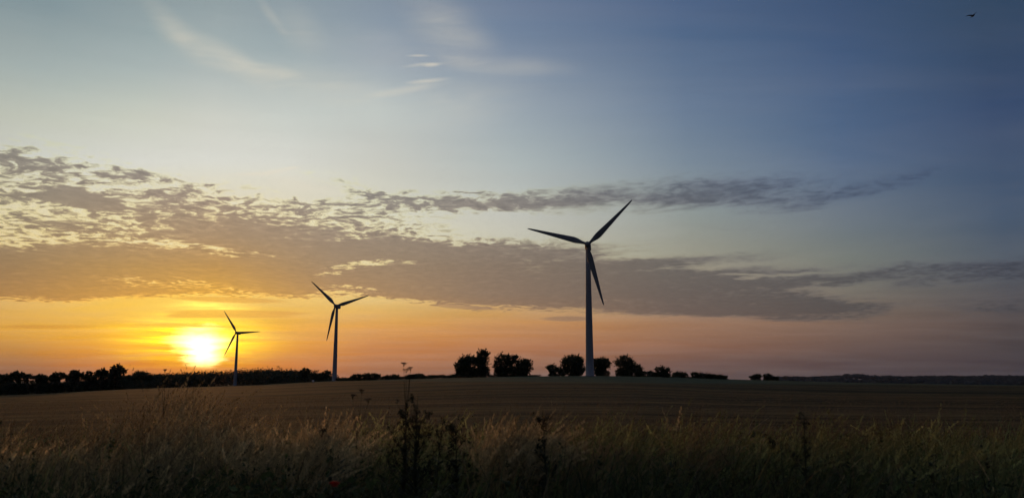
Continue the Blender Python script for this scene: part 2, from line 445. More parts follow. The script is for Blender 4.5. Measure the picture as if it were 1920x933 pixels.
def mesh_obj(name, verts, faces, mat, parent=None, smooth=False, tint=None, loc=None):
    """verts (N,3), faces (M,4) or (M,3) or list"""
    me = bpy.data.meshes.new(name)
    if isinstance(faces, np.ndarray):
        verts = np.asarray(verts, dtype=np.float32)
        k = faces.shape[1]
        me.vertices.add(len(verts)); me.vertices.foreach_set('co', verts.ravel())
        me.loops.add(faces.size); me.loops.foreach_set('vertex_index', faces.astype(np.int32).ravel())
        me.polygons.add(len(faces)); me.polygons.foreach_set('loop_start', np.arange(0, faces.size, k, dtype=np.int32))
        me.update(calc_edges=True)
    else:
        me.from_pydata([tuple(v) for v in verts], [], [tuple(f) for f in faces])
        me.update()
    if tint is not None:
        at = me.attributes.new('tint', 'FLOAT_COLOR', 'POINT')
        c = np.ones((len(verts), 4), dtype=np.float32); c[:, :3] = tint
        at.data.foreach_set('color', c.ravel())
    if smooth:
        me.polygons.foreach_set('use_smooth', np.ones(len(me.polygons), dtype=bool))
    me.materials.append(mat)
    o = bpy.data.objects.new(name, me)
    COL.objects.link(o)
    if parent is not None: o.parent = parent
    if loc is not None: o.location = loc
    return o


def empty(name, loc, rz=0.0):
    o = bpy.data.objects.new(name, None)
    o.empty_display_size = 0.5
    COL.objects.link(o); o.location = loc; o.rotation_euler = (0, 0, rz)
    return o


class Geo:
    """collects tubes and lofts into one mesh"""
    def __init__(self): self.v = []; self.f = []

    def loft(self, rings, cap=True):
        n = len(rings[0]); b = len(self.v)
        for r in rings: self.v += [tuple(p) for p in r]
        for i in range(len(rings) - 1):
            for j in range(n):
                a = b + i * n + j; c = b + i * n + (j + 1) % n
                self.f.append((a, c, c + n, a + n))
        if cap:
            self.f.append(tuple(b + j for j in reversed(range(n))))
            self.f.append(tuple(b + (len(rings) - 1) * n + j for j in range(n)))

    def tube(self, pts, rad, n=8, cap=True):
        pts = [Vector(p) for p in pts]; rings = []
        for i, p in enumerate(pts):
            d = (pts[min(i + 1, len(pts) - 1)] - pts[max(i - 1, 0)]).normalized()
            ref = Vector((0, 0, 1)) if abs(d.z) < 0.9 else Vector((1, 0, 0))
            u = d.cross(ref).normalized(); w = d.cross(u)
            rings.append([p + (u * math.cos(t) + w * math.sin(t)) * rad[i] for t in [k * 2 * math.pi / n for k in range(n)]])
        self.loft(rings, cap)

    def build(self, name, mat, parent=None, smooth=False, tint=None):
        return mesh_obj(name, self.v, self.f, mat, parent, smooth, tint)


# ------------------------------------------------------------------ terrain
# the crest or far edge of the field: photo column, photo row, distance
EDGE_PX = [(-700, 745, 380), (-300, 741, 390), (0, 736, 420), (100, 733, 440), (200, 728, 500), (300, 725, 700), (400, 723, 800), (470, 721, 800),
           (560, 716, 680), (640, 712.5, 560), (760, 710, 440), (860, 707, 360), (960, 705, 330), (1100, 704, 325), (1200, 705, 345), (1300, 708, 420),
           (1460, 712.5, 620), (1650, 717, 900), (1920, 720, 1100), (2300, 722, 1100), (2700, 722, 1000)]
_ea = np.array([px_dir(x, 710)[0] for x, y, d in EDGE_PX])
_ed = np.array([d for x, y, d in EDGE_PX], float)
_ez = np.array([EYE - (y - 712) / FPX * d / math.cos(R(px_dir(x, 710)[0])) ** 0 for x, y, d in EDGE_PX])
_ea = np.concatenate([[-180, -100], _ea, [110, 180]]); _ed = np.concatenate([[400, 400], _ed, [600, 400]]); _ez = np.concatenate([[0, -3], _ez, [0, 0]])
_fa = np.linspace(-180, 180, 1441)


def _smooth(v):
    k = np.exp(-0.5 * (np.arange(-24, 25) / 5.0) ** 2); k /= k.sum()
    return np.convolve(np.concatenate([v[-49:-1], v, v[1:49]]), k, 'same')[48:-48]


_fd = _smooth(np.interp(_fa, _ea, _ed)); _fz = _smooth(np.interp(_fa, _ea, _ez))


def ground_z(x, y):
    x = np.asarray(x, float); y = np.asarray(y, float)
    d = np.hypot(x, y); a = np.degrees(np.arctan2(x, y))
    de = np.interp(a, _fa, _fd); ze = np.interp(a, _fa, _fz)
    t = d / de
    z_in = ze * np.minimum(t, 1.0) ** 1.25
    # beyond the crest the land falls gently into a valley
    z_out = -np.clip((d - de) / 1500.0, 0, 1) ** 1.0 * 16.0 - 1.2 * (1 - np.exp(-np.clip(d - de, 0, None) / 60))
    und = 0.05 * np.sin(x * 0.11 + 1.3) * np.sin(y * 0.09) * np.clip(d / 30, 0, 1) * np.clip(1.2 - t, 0, 1)
    # the verge by the road is slightly uneven
    return z_in + z_out + und


def at(px, dist):
    """ground point under the direction of a photo column at a distance"""
    a = R(px_dir(px, 710)[0])
    x, y = dist * math.sin(a), dist * math.cos(a)
    return Vector((x, y, float(ground_z(x, y))))


def polar_sheet(name, radii, azs, zfun, mat, wrap=False):
    rr, aa = np.meshgrid(radii, np.radians(azs), indexing='ij')
    x = rr * np.sin(aa); y = rr * np.cos(aa); z = zfun(x, y)
    v = np.stack([x, y, z], -1).reshape(-1, 3)
    nr, na = len(radii), len(azs)
    i, j = np.meshgrid(np.arange(nr - 1), np.arange(na - 1 if not wrap else na), indexing='ij')
    j2 = (j + 1) % na
    f = np.stack([i * na + j, (i + 1) * na + j, (i + 1) * na + j2, i * na + j2], -1).reshape(-1, 4)[:, ::-1]
    return mesh_obj(name, v, f, mat, smooth=True)


# field: dry stubble with tramlines running across the view, and a greener crop strip towards the crest
mF, nt, b = new_mat('stubble_field', 0.95, 0.05)
tcn = nt.nodes.new('ShaderNodeTexCoord')


def mnode(t, **k):
    n = nt.nodes.new(t)
    for a_, v_ in k.items(): setattr(n, a_, v_)
    return n


def fnoise(scale, stretch, detail=5, rough=0.6):
    mp = mnode('ShaderNodeMapping'); mp.inputs['Scale'].default_value = stretch
    nt.links.new(tcn.outputs['Object'], mp.inputs['Vector'])
    n = mnode('ShaderNodeTexNoise'); n.inputs['Scale'].default_value = scale; n.inputs['Detail'].default_value = detail; n.inputs['Roughness'].default_value = rough
    nt.links.new(mp.outputs[0], n.inputs['Vector'])
    return n.outputs[0]


def framp(src, p0, c0, p1, c1):
    r = mnode('ShaderNodeValToRGB')
    r.color_ramp.elements[0].position = p0; r.color_ramp.elements[0].color = (*c0, 1)
    r.color_ramp.elements[1].position = p1; r.color_ramp.elements[1].color = (*c1, 1)
    nt.links.new(src, r.inputs[0]); return r.outputs[0]


def fmix(fac, a_, b_, blend='MIX'):
    n = mnode('ShaderNodeMix', data_type='RGBA', blend_type=blend)
    if isinstance(fac, float): n.inputs[0].default_value = fac
    else: nt.links.new(fac, n.inputs[0])
    nt.links.new(a_, n.inputs[6]); nt.links.new(b_, n.inputs[7])
    return n.outputs[2]


straw = framp(fnoise(0.9, (0.25, 1, 1), 8, 0.7), 0.32, (0.062, 0.046, 0.021), 0.68, (0.205, 0.150, 0.072))
patch = framp(fnoise(0.02, (0.5, 1.6, 1), 4), 0.38, (0.60, 0.66, 0.52), 0.62, (1.15, 1.06, 0.98))
rows = framp(fnoise(0.16, (0.04, 1.5, 1), 5, 0.75), 0.40, (0.30, 0.30, 0.30), 0.6, (1.3, 1.28, 1.2))
fine = framp(fnoise(1.6, (0.5, 1, 1), 6, 0.8), 0.38, (0.45, 0.46, 0.42), 0.66, (1.45, 1.4, 1.3))
rows2 = framp(fnoise(0.035, (0.03, 1.3, 1), 6, 0.7), 0.40, (0.45, 0.46, 0.44), 0.6, (1.35, 1.3, 1.2))
fc = fmix(1.0, straw, patch, 'MULTIPLY'); fc = fmix(1.0, fc, rows2, 'MULTIPLY'); fc = fmix(1.0, fc, rows, 'MULTIPLY'); fc = fmix(0.8, fc, fine, 'MULTIPLY')
green = framp(fnoise(0.3, (0.3, 1, 1), 5, 0.7), 0.3, (0.045, 0.058, 0.03), 0.7, (0.10, 0.115, 0.06))
at_ = mnode('ShaderNodeAttribute', attribute_name='crop')
fc2 = fmix(at_.outputs['Fac'], fc, green)
nt.links.new(fc2, b.inputs['Base Color'])
bp = mnode('ShaderNodeBump'); bp.inputs['Strength'].default_value = 0.6; bp.inputs['Distance'].default_value = 0.1
nt.links.new(fnoise(3.0, (0.5, 1, 1), 4, 0.7), bp.inputs['Height']); nt.links.new(bp.outputs[0], b.inputs['Normal'])

radii = np.concatenate([[0.05], np.geomspace(2, 300, 60), np.linspace(310, 1300, 100), np.geomspace(1350, 14000, 26)])
azs = np.concatenate([np.arange(-180, -48, 3.0), np.arange(-48, 48, 0.5), np.arange(48, 180, 3.0)])
field = polar_sheet('field', radii, azs, ground_z, mF, wrap=True)
tag(field, kind='structure')
co = np.empty(len(field.data.vertices) * 3); field.data.vertices.foreach_get('co', co); co = co.reshape(-1, 3)
d_ = np.hypot(co[:, 0], co[:, 1]); a_ = np.degrees(np.arctan2(co[:, 0], co[:, 1])); t_ = d_ / np.interp(a_, _fa, _fd)
thr = np.interp(a_, [-35, -12, -5, 5, 20, 32], [1.05, 0.85, 0.52, 0.40, 0.40, 0.5])
crop = np.clip((t_ - thr) / 0.04, 0, 1)
at2 = field.data.attributes.new('crop', 'FLOAT', 'POINT'); at2.data.foreach_set('value', crop.astype(np.float32))

# far wooded hills to the right, and low land all round the horizon behind
mHill = noise_mat('far_farmland', (0.05, 0.065, 0.05), (0.11, 0.12, 0.085), 0.004, 0.95)
mFarWood = noise_mat('far_wood_hazed', (0.018, 0.03, 0.036), (0.036, 0.05, 0.052), 0.02, 0.95)  # foliage tinted blue: distance haze mixed into the base colour


def hill_z(x, y):
    d = np.hypot(x, y); a = np.degrees(np.arctan2(x, y))
    ridge = np.interp(a, [-180, 10, 15, 17.5, 20, 22, 24, 27, 32.5, 40, 60, 180], [-20, -12, -2, 2, 3, 5, 5, 3, 5, 8, 6, -20])
    s = np.clip((d - 1900) / 1700, 0, 1); s = s * s * (3 - 2 * s)
    f = np.clip((6500 - d) / 2500, 0, 1)
    return -19.0 + (ridge + 19.0) * s * f + 1.0 * np.sin(a * 2.1) * s * f


hill = polar_sheet('distant_hill', np.linspace(1700, 6500, 40), np.arange(-20, 75, 0.5), hill_z, mHill)
tag(hill, kind='structure')


def lumps(name, centers, rad, mat, flat=0.8, seg=(7, 4)):
    """many low treetop lumps merged: a wood seen from kilometres away"""
    nu, nv = seg
    th = np.linspace(0, 2 * np.pi, nu, endpoint=False); ph = np.linspace(-0.35, np.pi / 2, nv)
    T, Ph = np.meshgrid(th, ph)
    unit = np.stack([np.cos(Ph) * np.cos(T), np.cos(Ph) * np.sin(T), np.sin(Ph) * flat], -1).reshape(-1, 3)
    n = len(centers); jit = 1 + 0.25 * rng.standard_normal((n, len(unit), 1))
    v = (centers[:, None, :] + unit[None] * rad[:, None, None] * jit).reshape(-1, 3)
    fs = []
    for i in range(nv - 1):
        for j in range(nu):
            fs.append((i * nu + j, i * nu + (j + 1) % nu, (i + 1) * nu + (j + 1) % nu, (i + 1) * nu + j))
    f = (np.array(fs)[None] + (np.arange(n) * len(unit))[:, None, None]).reshape(-1, 4)
    return mesh_obj(name, v, f, mat)


n = 5200
aw = rng.uniform(17.3, 40, n); dw = rng.uniform(2300, 3600, n)
# one pale field lies open on the slope
open_ = ((aw > 22.4) & (aw < 26.3) & (dw > 2800) & (dw < 3330)) | ((aw < 20.5) & (dw > 2900) & (dw < 3250))
edge = (dw < 2450 + 260 * np.sin(aw * 1.7)) & (aw < 27)
keep = ~open_ & ~edge
aw, dw = aw[keep], dw[keep]
xw, yw = dw * np.sin(np.radians(aw)), dw * np.cos(np.radians(aw))
tall = np.where((aw > 22.3) & (aw < 23.6) & (dw > 3330), 9.0, 0.0)
cw = np.stack([xw, yw, hill_z(xw, yw) + 5 + rng.uniform(-2, 2, len(aw)) + tall * rng.uniform(0.2, 1, len(aw))], -1)
tag(lumps('distant_wood', cw, rng.uniform(7, 13, len(aw)), mFarWood, 0.6), kind='stuff')

# ------------------------------------------------------------------ wind turbines
mT = noise_mat('turbine_tower_paint', (0.25, 0.26, 0.27), (0.31, 0.32, 0.33), 0.15, 0.6, 0.25, stretch=(1, 1, 0.3))
mBl = noise_mat('turbine_blade_gelcoat', (0.20, 0.21, 0.22), (0.25, 0.26, 0.27), 0.4, 0.6, 0.25)
mDark = noise_mat('turbine_steel_grey', (0.10, 0.105, 0.11), (0.16, 0.165, 0.17), 1.2, 0.6, 0.3)
mCon = noise_mat('concrete_foundation', (0.18, 0.17, 0.16), (0.30, 0.29, 0.27), 1.5, 0.9)
HUB, RB = 50.0, 24.2


def airfoil_ring(r, chord, thick, twist, pre=0.0):
    """cross-section of a blade; span along +X, chord in the rotor plane along Y, thickness along Z (towards the wind)"""
    pts = []
    n = 14
    for k in range(n):
        t = k * 2 * math.pi / n
        cx = math.cos(t); s = math.sin(t)
        y = (cx * 0.5 - 0.18) * chord                    # trailing edge on one side: straight leading edge
        z = s * 0.5 * thick * (1.0 if chord < thick * 1.2 else (0.35 + 0.65 * (0.5 - cx * 0.5)) * 1.25)
        c_, s_ = math.cos(twist), math.sin(twist)
        pts.append((r, y * c_ - z * s_, y * s_ + z * c_ + pre))
    return pts


def blade_mesh():
    g = Geo()
    st = [(0.7, 1.05, 1.0, 0), (1.6, 1.05, 1.0, 0), (2.8, 1.5, 0.85, 20), (4.2, 2.15, 0.62, 17), (5.6, 2.4, 0.50, 14), (8, 2.15, 0.40, 10),
          (11, 1.8, 0.32, 7), (14.5, 1.42, 0.25, 4), (18, 1.08, 0.19, 2), (21.5, 0.76, 0.13, 1), (23.4, 0.52, 0.09, 0), (24.0, 0.30, 0.06, 0), (RB, 0.08, 0.03, 0)]
    g.loft([airfoil_ring(r, c, t, R(tw), 0.0) for r, c, t, tw in st])
    return g


def make_turbine(label):
    root = empty('wind_turbine', (0, 0, 0))
    tag(root, label, 'wind turbine', 'wind turbines standing in the field')
    g = Geo()
    prof = [(-1.2, 1.62), (0.0, 1.62), (0.02, 1.6), (6, 1.51), (12, 1.42), (20, 1.30), (28, 1.18), (38, 1.02), (48.5, 0.86)]
    n = 28
    g.loft([[(r * math.cos(k * 2 * math.pi / n), r * math.sin(k * 2 * math.pi / n), z) for k in range(n)] for z, r in prof])
    tw = g.build('tower', mT, root, smooth=True)
    tw.data.polygons.foreach_set('use_smooth', [len(p.vertices) == 4 for p in tw.data.polygons])
    # door with steps at the foot, on the lee side
    g = Geo()
    def box(x0, x1, y0, y1, z0, z1):
        g.loft([[(x0, y0, z0), (x1, y0, z0), (x1, y1, z0), (x0, y1, z0)], [(x0, y0, z1), (x1, y0, z1), (x1, y1, z1), (x0, y1, z1)]])
    box(-0.42, 0.42, 1.44, 1.66, 0.6, 2.6)
    g.build('door', mDark, tw)
    g = Geo(); n = 24
    g.loft([[(r * math.cos(k * 2 * math.pi / n), r * math.sin(k * 2 * math.pi / n), z) for k in range(n)] for z, r in ((-1.5, 2.7), (0.12, 2.7), (0.16, 2.6))])
    g.build('foundation', mCon, root)
    # nacelle: rounded box lofted along Y (rotor towards -Y)
    g = Geo(); rings = []
    for y, w, z0, z1 in ((-2.1, 0.75, 49.2, 50.75), (-1.9, 1.0, 48.8, 51.1), (-0.5, 1.15, 48.5, 51.3), (2.6, 1.15, 48.5, 51.35), (4.4, 1.1, 48.6, 51.2), (4.9, 0.95, 48.9, 50.9)):
        ring = []
        hc, hh = (z0 + z1) / 2, (z1 - z0) / 2
        for k in range(16):
            t = k * 2 * math.pi / 16 + math.pi / 16
            c_, s_ = math.cos(t), math.sin(t)
            q = (abs(c_) ** 4 + abs(s_) ** 4) ** -0.25
            ring.append((w * c_ * q, y, hc + hh * s_ * q))
        rings.append(ring)
    g.loft(rings)
    nac = g.build('nacelle', mBl, root, smooth=False)
    g = Geo()
    g.tube([(0.3, 3.9, 51.2), (0.3, 3.9, 52.3)], [0.05, 0.04], 6); g.tube([(-0.1, 3.9, 52.1), (0.7, 3.9, 52.1)], [0.04, 0.04], 6)
    g.build('wind_vane', mDark, nac)
    # rotor hub and blades, tilted 4 degrees
    hub = Geo()
    rings = []
    for y, r in ((0.75, 0.95), (0.2, 1.12), (-0.5, 1.12), (-1.0, 0.92), (-1.4, 0.55), (-1.6, 0.12)):
        rings.append([(r * math.cos(k * math.pi / 9), y, r * math.sin(k * math.pi / 9)) for k in range(18)])
    hub.loft(rings)
    ho = hub.build('hub', mBl, root, smooth=True)
    ho.location = (0, -2.9, HUB + 0.15)
    ho.rotation_euler = (R(4), 0, 0)
    bm_ = blade_mesh()
    for k in range(3):
        bo = bm_.build('blade', mBl, ho, smooth=True) if k == 0 else None
        if bo is None:
            bo = first.copy(); COL.objects.link(bo); bo.parent = ho
        else:
            first = bo
        # local X span -> rotor plane (XZ); thickness axis Z -> -Y
        bo.rotation_euler = (Matrix.Rotation(-R(120 * k), 3, 'Y') @ Matrix.Rotation(R(90), 3, 'X')).to_euler()
    return root


def copy_tree(o, parent=None):
    c = o.copy(); COL.objects.link(c); c.parent = parent
    for ch in list(o.children):
        copy_tree(ch, c)
    return c


def set_phase(root, deg):
    hub = [c for c in root.children if c.name.startswith('hub')][0]
    k = 0
    for bo in [c for c in hub.children if c.name.startswith('blade')]:
        bo.rotation_euler = (Matrix.Rotation(-R(deg + 120 * k), 3, 'Y') @ Matrix.Rotation(R(90), 3, 'X')).to_euler()
        k += 1


turb = make_turbine('largest wind turbine, pale grey, standing between the round trees in the middle')
spots = [(1106, 310, 8, 44.0, None),
         (627, 558, 8, 16.0, 'medium sized wind turbine beside the end of the low wood, second from the sun'),
         (441, 812, 8, 2.0, 'smallest wind turbine just beside the setting sun, in front of the dark wood')]
for i, (px, dist, yaw, phase, lab) in enumerate(spots):
    o = turb if i == 0 else copy_tree(turb)
    if lab: o['label'] = lab
    p = at(px, dist)
    o.location = p
    o.rotation_euler = (0, 0, R(-yaw))
    set_phase(o, phase)

# ------------------------------------------------------------------ trees, hedges and the wood
mLeaf = leaf_mat('tree_foliage', 0.12)
mBark = noise_mat('tree_bark', (0.03, 0.024, 0.018), (0.07, 0.058, 0.045), 3.0, 0.95)


def quads(c, size, tint, rs, flatten=1.0):
    """small randomly turned leaf faces around the points c"""
    n = len(c)
    u = rs.standard_normal((n, 3)); u /= np.linalg.norm(u, axis=1)[:, None]
    w = rs.standard_normal((n, 3)); w -= (w * u).sum(1)[:, None] * u; w /= np.linalg.norm(w, axis=1)[:, None]
    s = size * rs.uniform(0.55, 1.3, (n, 1))
    a = u * s; b_ = w * s * 0.62
    v = np.stack([c - a, c - b_ * 0.9 + a * 0.1, c + a, c + b_ * 0.9 + a * 0.1], 1).reshape(-1, 3)
    f = np.arange(4 * n).reshape(-1, 4)
    return v, f, np.repeat(tint, 4, axis=0)


def tint_green(n, rs, base=(0.042, 0.058, 0.026), var=0.35):
    k = np.exp(rs.standard_normal((n, 1)) * var)
    hue = rs.uniform(-0.2, 0.2, (n, 1))
    return np.clip(np.array([base]) * k * np.concatenate([1 + hue, np.ones((n, 1)), 1 - hue], 1), 0.008, 0.14)


def crown_points(lobes, origin, rs, per, dist):
    """lobes: (dx, dz, rx, rz) in metres around the base; returns clumped points through the crown's volume, with twigs beyond it"""
    out = []; sprays = []
    for (lx, lz, rx, rz) in lobes:
        ry = 0.5 * (rx + min(rx, rz))
        n = int(per * rx * rz)
        # clumps
        nc = max(14, int(n / 26))
        d = rs.standard_normal((nc, 3)); d /= np.linalg.norm(d, axis=1)[:, None]
        r = rs.uniform(0.15, 1.0, (nc, 1)) ** 0.42
        cc = d * r * np.array([[rx, ry, rz]]) * 1.0
        cr = 0.2 * min(rx, rz) * rs.uniform(0.6, 1.4, (nc, 1)) + 0.12
        idx = rs.integers(0, nc, n)
        p = cc[idx] + rs.standard_normal((n, 3)) * cr[idx] * 0.55
        p += np.array([[lx, 0, lz]])
        out.append(p)
        # shoots sticking out of the outline
        ns = int(26 + 8 * rx)
        d = rs.standard_normal((ns, 3)); d[:, 2] = np.abs(d[:, 2]) * 0.8 + 0.15 * rs.standard_normal(ns); d /= np.linalg.norm(d, axis=1)[:, None]
        L = rs.uniform(0.05, 0.36, (ns, 1)) * min(rx, rz) + 0.2 + 0.35 * rs.uniform(0, 1, (ns, 1)) ** 4 * (min(rx, rz) < 2)
        base = d * np.array([[rx, ry, rz]]) * 0.88 + np.array([[lx, 0, lz]])
        dirs = d + np.array([[0, 0, 0.5]]) + 0.3 * rs.standard_normal((ns, 3)); dirs /= np.linalg.norm(dirs, axis=1)[:, None]
        m = 9
        t = rs.uniform(0, 1, (ns, m, 1))
        sp = base[:, None, :] + dirs[:, None, :] * L[:, None, :] * t * 1.5 + rs.standard_normal((ns, m, 3)) * 0.05 * min(rx, 3)
        sprays.append(sp.reshape(-1, 3))
    p = np.concatenate(out + sprays)
    p = p[p[:, 2] > -0.35]
    return p


def make_tree(name, label, cat, px, dist, lobes_px, base_py=None, leaf=0.32, per=190, group=None, seed=0, trunks=None, tbase=(0.042, 0.058, 0.026)):
    """lobes_px: (photo x, photo y, rx, ry) of each part of the crown, turned into metres at the tree's own distance"""
    rs = np.random.default_rng(seed + 100)
    root_p = at(px, dist)
    root = empty(name, root_p)
    az = R(px_dir(px, 710)[0])
    root.rotation_euler = (0, 0, -az)
    tag(root, label, cat, group)
    # photo row of the base at this distance; m per photo px
    mpp = dist / FPX / math.cos(0)
    k2 = 1.0 / math.cos(az) ** 2
    by = 712 - (root_p.z - EYE) / dist * FPX / math.cos(az)
    lobes = [((x - px) * mpp / k2 * 1.0, (by - y) * mpp * math.cos(az), rx * mpp / k2, ry * mpp * math.cos(az)) for x, y, rx, ry in lobes_px]
    w_ = max(abs(l[0]) + l[2] * 0.8 for l in lobes)
    lobes_all = lobes + [(sum(l[0] for l in lobes) / len(lobes), 0.25, w_ * 0.85, 0.3 * max(l[1] for l in lobes) + 0.1)] if cat == 'bush' else lobes + [(sum(l[0] for l in lobes) / len(lobes), 0.10 * max(l[1] for l in lobes) + 0.2, w_ * 0.93, 0.18 * max(l[1] for l in lobes) + 0.7)]
    p = crown_points(lobes_all, root_p, rs, per, dist)
    v, f, t = quads(p, leaf, tint_green(len(p), rs, tbase), rs)
    mesh_obj('crown', v, f, mLeaf, root, tint=t)
    # trunk with limbs reaching into each lobe
    g = Geo()
    h = max(l[1] for l in lobes)
    for (lx, lz, rx, rz) in lobes[:4]:
        r0 = 0.035 * (lz + rz) + 0.05
        x0 = lx * 0.35
        pts = [(x0, 0, -0.3), (x0 + lx * 0.1, 0.1, lz * 0.35), (x0 + (lx - x0) * 0.5, -0.1, lz * 0.7), (lx, 0, lz + rz * 0.45)]
        g.tube(pts, [r0, r0 * 0.8, r0 * 0.55, r0 * 0.12], 7)
        for q in range(5):
            a2 = rs.uniform(0, 2 * math.pi); st = rs.uniform(0.3, 0.75)
            b0 = Vector(pts[1]).lerp(Vector(pts[3]), st * 0.8)
            e = Vector((lx + rx * 0.85 * math.cos(a2), rx * 0.8 * math.sin(a2), lz + rz * rs.uniform(-0.2, 0.8)))
            mid = b0.lerp(e, 0.5) + Vector((0, 0, -0.06 * rz))
            g.tube([b0, mid, e], [r0 * 0.4, r0 * 0.25, r0 * 0.05], 5)
    g.build('trunk', mBark, root, smooth=True)
    return root


GT = 'trees along the crest of the field'
make_tree('tree', 'broad shrubby tree with ragged top, leftmost of the trees along the middle crest', 'tree', 876, 338,
          [(874, 686, 17, 17), (864, 690, 11, 11), (880, 677, 10, 9), (876, 696, 22, 9)], group=GT, seed=1)
make_tree('tree', 'tallest tree of the middle crest, with an upright spiky top, grown into the shrubby tree', 'tree', 904, 336,
          [(903, 684, 14, 19), (905, 668, 11, 12), (896, 678, 9, 9), (906, 695, 11, 10)], group=GT, seed=2)
make_tree('tree', 'dense dark tree with domed crown beside the gap next to the tallest crest tree', 'tree', 945, 334,
          [(944, 682, 17, 16), (936, 690, 10, 13), (955, 676, 12, 8), (946, 695, 18, 8), (966, 671, 5, 3)], group=GT, seed=3)
make_tree('tree', 'dense tree with smooth round overhanging side, facing the open gap of the crest', 'tree', 977, 334,
          [(975, 688, 18, 14), (988, 686, 11, 12), (968, 694, 14, 8)], group=GT, seed=4)
make_tree('bush', 'small round bush at the foot of the spreading tree beside the nearest turbine', 'bush', 1037, 330,
          [(1036, 692, 10, 7), (1042, 697, 9, 6)], group=GT, seed=5)
make_tree('tree', 'spreading round tree directly beside the nearest turbine tower, on its sunward side', 'tree', 1074, 330,
          [(1073, 686, 20, 17), (1063, 678, 8, 8), (1080, 680, 14, 12), (1058, 696, 11, 7), (1084, 694, 14, 8)], group=GT, seed=6)
make_tree('tree', 'narrow tree with drooping branches partly hidden behind the nearest turbine tower', 'tree', 1128, 334,
          [(1129, 684, 13, 12), (1119, 687, 9, 14), (1136, 684, 8, 10), (1126, 696, 9, 8)], group=GT, seed=7, per=190)
make_tree('tree', 'dome shaped dark tree, last big tree of the crest with a lower shoulder', 'tree', 1174, 340,
          [(1171, 684, 18, 16), (1182, 690, 12, 11), (1196, 695, 8, 9), (1172, 697, 18, 7)], group=GT, seed=8)
make_tree('tree', 'small loose tree with gaps in its crown standing alone past the last big crest tree', 'tree', 1242, 372,
          [(1240, 695, 9, 7), (1251, 697, 6, 6), (1238, 701, 14, 4)], group=GT, seed=9, per=150)

GH = 'low bushes along the field crest'
for i, (px, dist, lob, lab) in enumerate([
        (1206, 360, [(1204, 701, 7, 3.5)], 'low scrubby bush touching the last big crest tree'),
        (1218, 366, [(1218, 701, 6, 4), (1226, 703, 5, 2)], 'low thin bush between the last big tree and the small lone tree'),
        (1277, 410, [(1277, 703, 14, 4), (1268, 704, 7, 3)], 'low rounded bush just past the small lone tree'),
        (1305, 425, [(1303, 703, 6, 4.5), (1313, 704, 8, 3.5)], 'low bush with twin tufts in the middle of the bush row'),
        (1328, 435, [(1326, 705, 6, 4), (1337, 705, 4, 3)], 'low tufted bush near the tapering end of the bush row'),
        (1350, 445, [(1347, 706, 8, 2.5), (1358, 707, 6, 1.6)], 'lowest bush at the very end of the bush row'),
        (1419, 600, [(1420, 706, 8, 4.5), (1414, 708, 9, 3)], 'spiky topped bush in the isolated clump on the open horizon, nearer the turbines'),
        (1441, 605, [(1440, 706, 9, 4.5), (1450, 709, 10, 3)], 'sloping bush in the isolated clump on the open horizon, nearer the blue hills'),
        (672, 470, [(670, 706, 9, 4), (663, 708, 6, 3)], 'low bush close beside the medium turbine tower'),
        (700, 465, [(698, 705, 16, 4), (686, 705, 8, 4)], 'low wide bush past the medium turbine with flat top'),
        (743, 450, [(740, 706, 8, 3), (727, 707, 9, 2)], 'small flat bush on the hedge between turbine and tall weeds'),
        (785, 420, [(784, 705, 12, 3), (770, 706, 8, 2.5)], 'low bush on the hedge behind the tall dark weed'),
        ]):
    make_tree('bush', lab, 'bush', px, dist, lob, group=GH, seed=20 + i, leaf=0.36, per=260)

# left-hand row, farther off
GL = 'trees of the field boundary left of the sun'
LEFT = [
    (14, 430, [(12, 712, 22, 8), (-2, 712, 16, 8)], 'low spreading tree at the very edge of the picture'),
    (40, 432, [(33, 706, 13, 6), (48, 710, 18, 7), (29, 702, 5, 4)], 'wind swept tree with small peak, second along the boundary row'),
    (78, 436, [(76, 710, 12, 6), (88, 713, 12, 5)], 'low tree with level top in the boundary row'),
    (110, 440, [(110, 706, 13, 6), (103, 711, 12, 6)], 'flat topped tree with bushy head in the boundary row'),
    (142, 446, [(140, 701, 9, 6), (150, 706, 7, 6), (136, 710, 14, 7)], 'crooked tree with peaked crown and sky gaps'),
    (168, 455, [(166, 703, 5, 6), (158, 707, 6, 4), (170, 711, 10, 6)], 'thin pointed tree between the crooked tree and the pair of round ones'),
    (192, 462, [(191, 700, 9, 8), (184, 706, 8, 8), (198, 708, 9, 8)], 'rounded tree touching the largest tree of the boundary row'),
    (218, 470, [(218, 694, 11, 9), (228, 698, 6, 7), (212, 702, 8, 8), (218, 709, 12, 7)], 'largest tree of the boundary row, with tall round crown'),
    (243, 560, [(240, 711, 14, 6)], 'low tree filling the dip past the largest boundary tree'),
    (266, 620, [(264, 705, 17, 8), (256, 711, 16, 7), (276, 709, 10, 7)], 'broad dome shaped tree at the start of the long wood'),
    (296, 700, [(295, 707, 9, 5), (304, 709, 8, 5)], 'low round tree between the broad dome and the long wood'),
]
for i, (px, dist, lob, lab) in enumerate(LEFT):
    make_tree('tree', lab, 'tree', px, dist, lob, group=GL, seed=50 + i, leaf=0.5, per=120)
GW = 'trees where the long wood ends'
for i, (px, dist, lob, lab) in enumerate([
        (574, 700, [(573, 697, 7, 6), (568, 703, 8, 7)], 'taller round tree standing out at the end of the long wood'),
        (590, 690, [(586, 704, 6, 4.5), (594, 706, 8, 4)], 'low tree in the dip between the wood and the medium turbine'),
        (611, 680, [(613, 702, 8, 6), (604, 706, 8, 5)], 'rounded tree partly behind the medium turbine tower')]):
    make_tree('tree', lab, 'tree', px, dist, lob, group=GW, seed=70 + i, leaf=0.6, per=90)


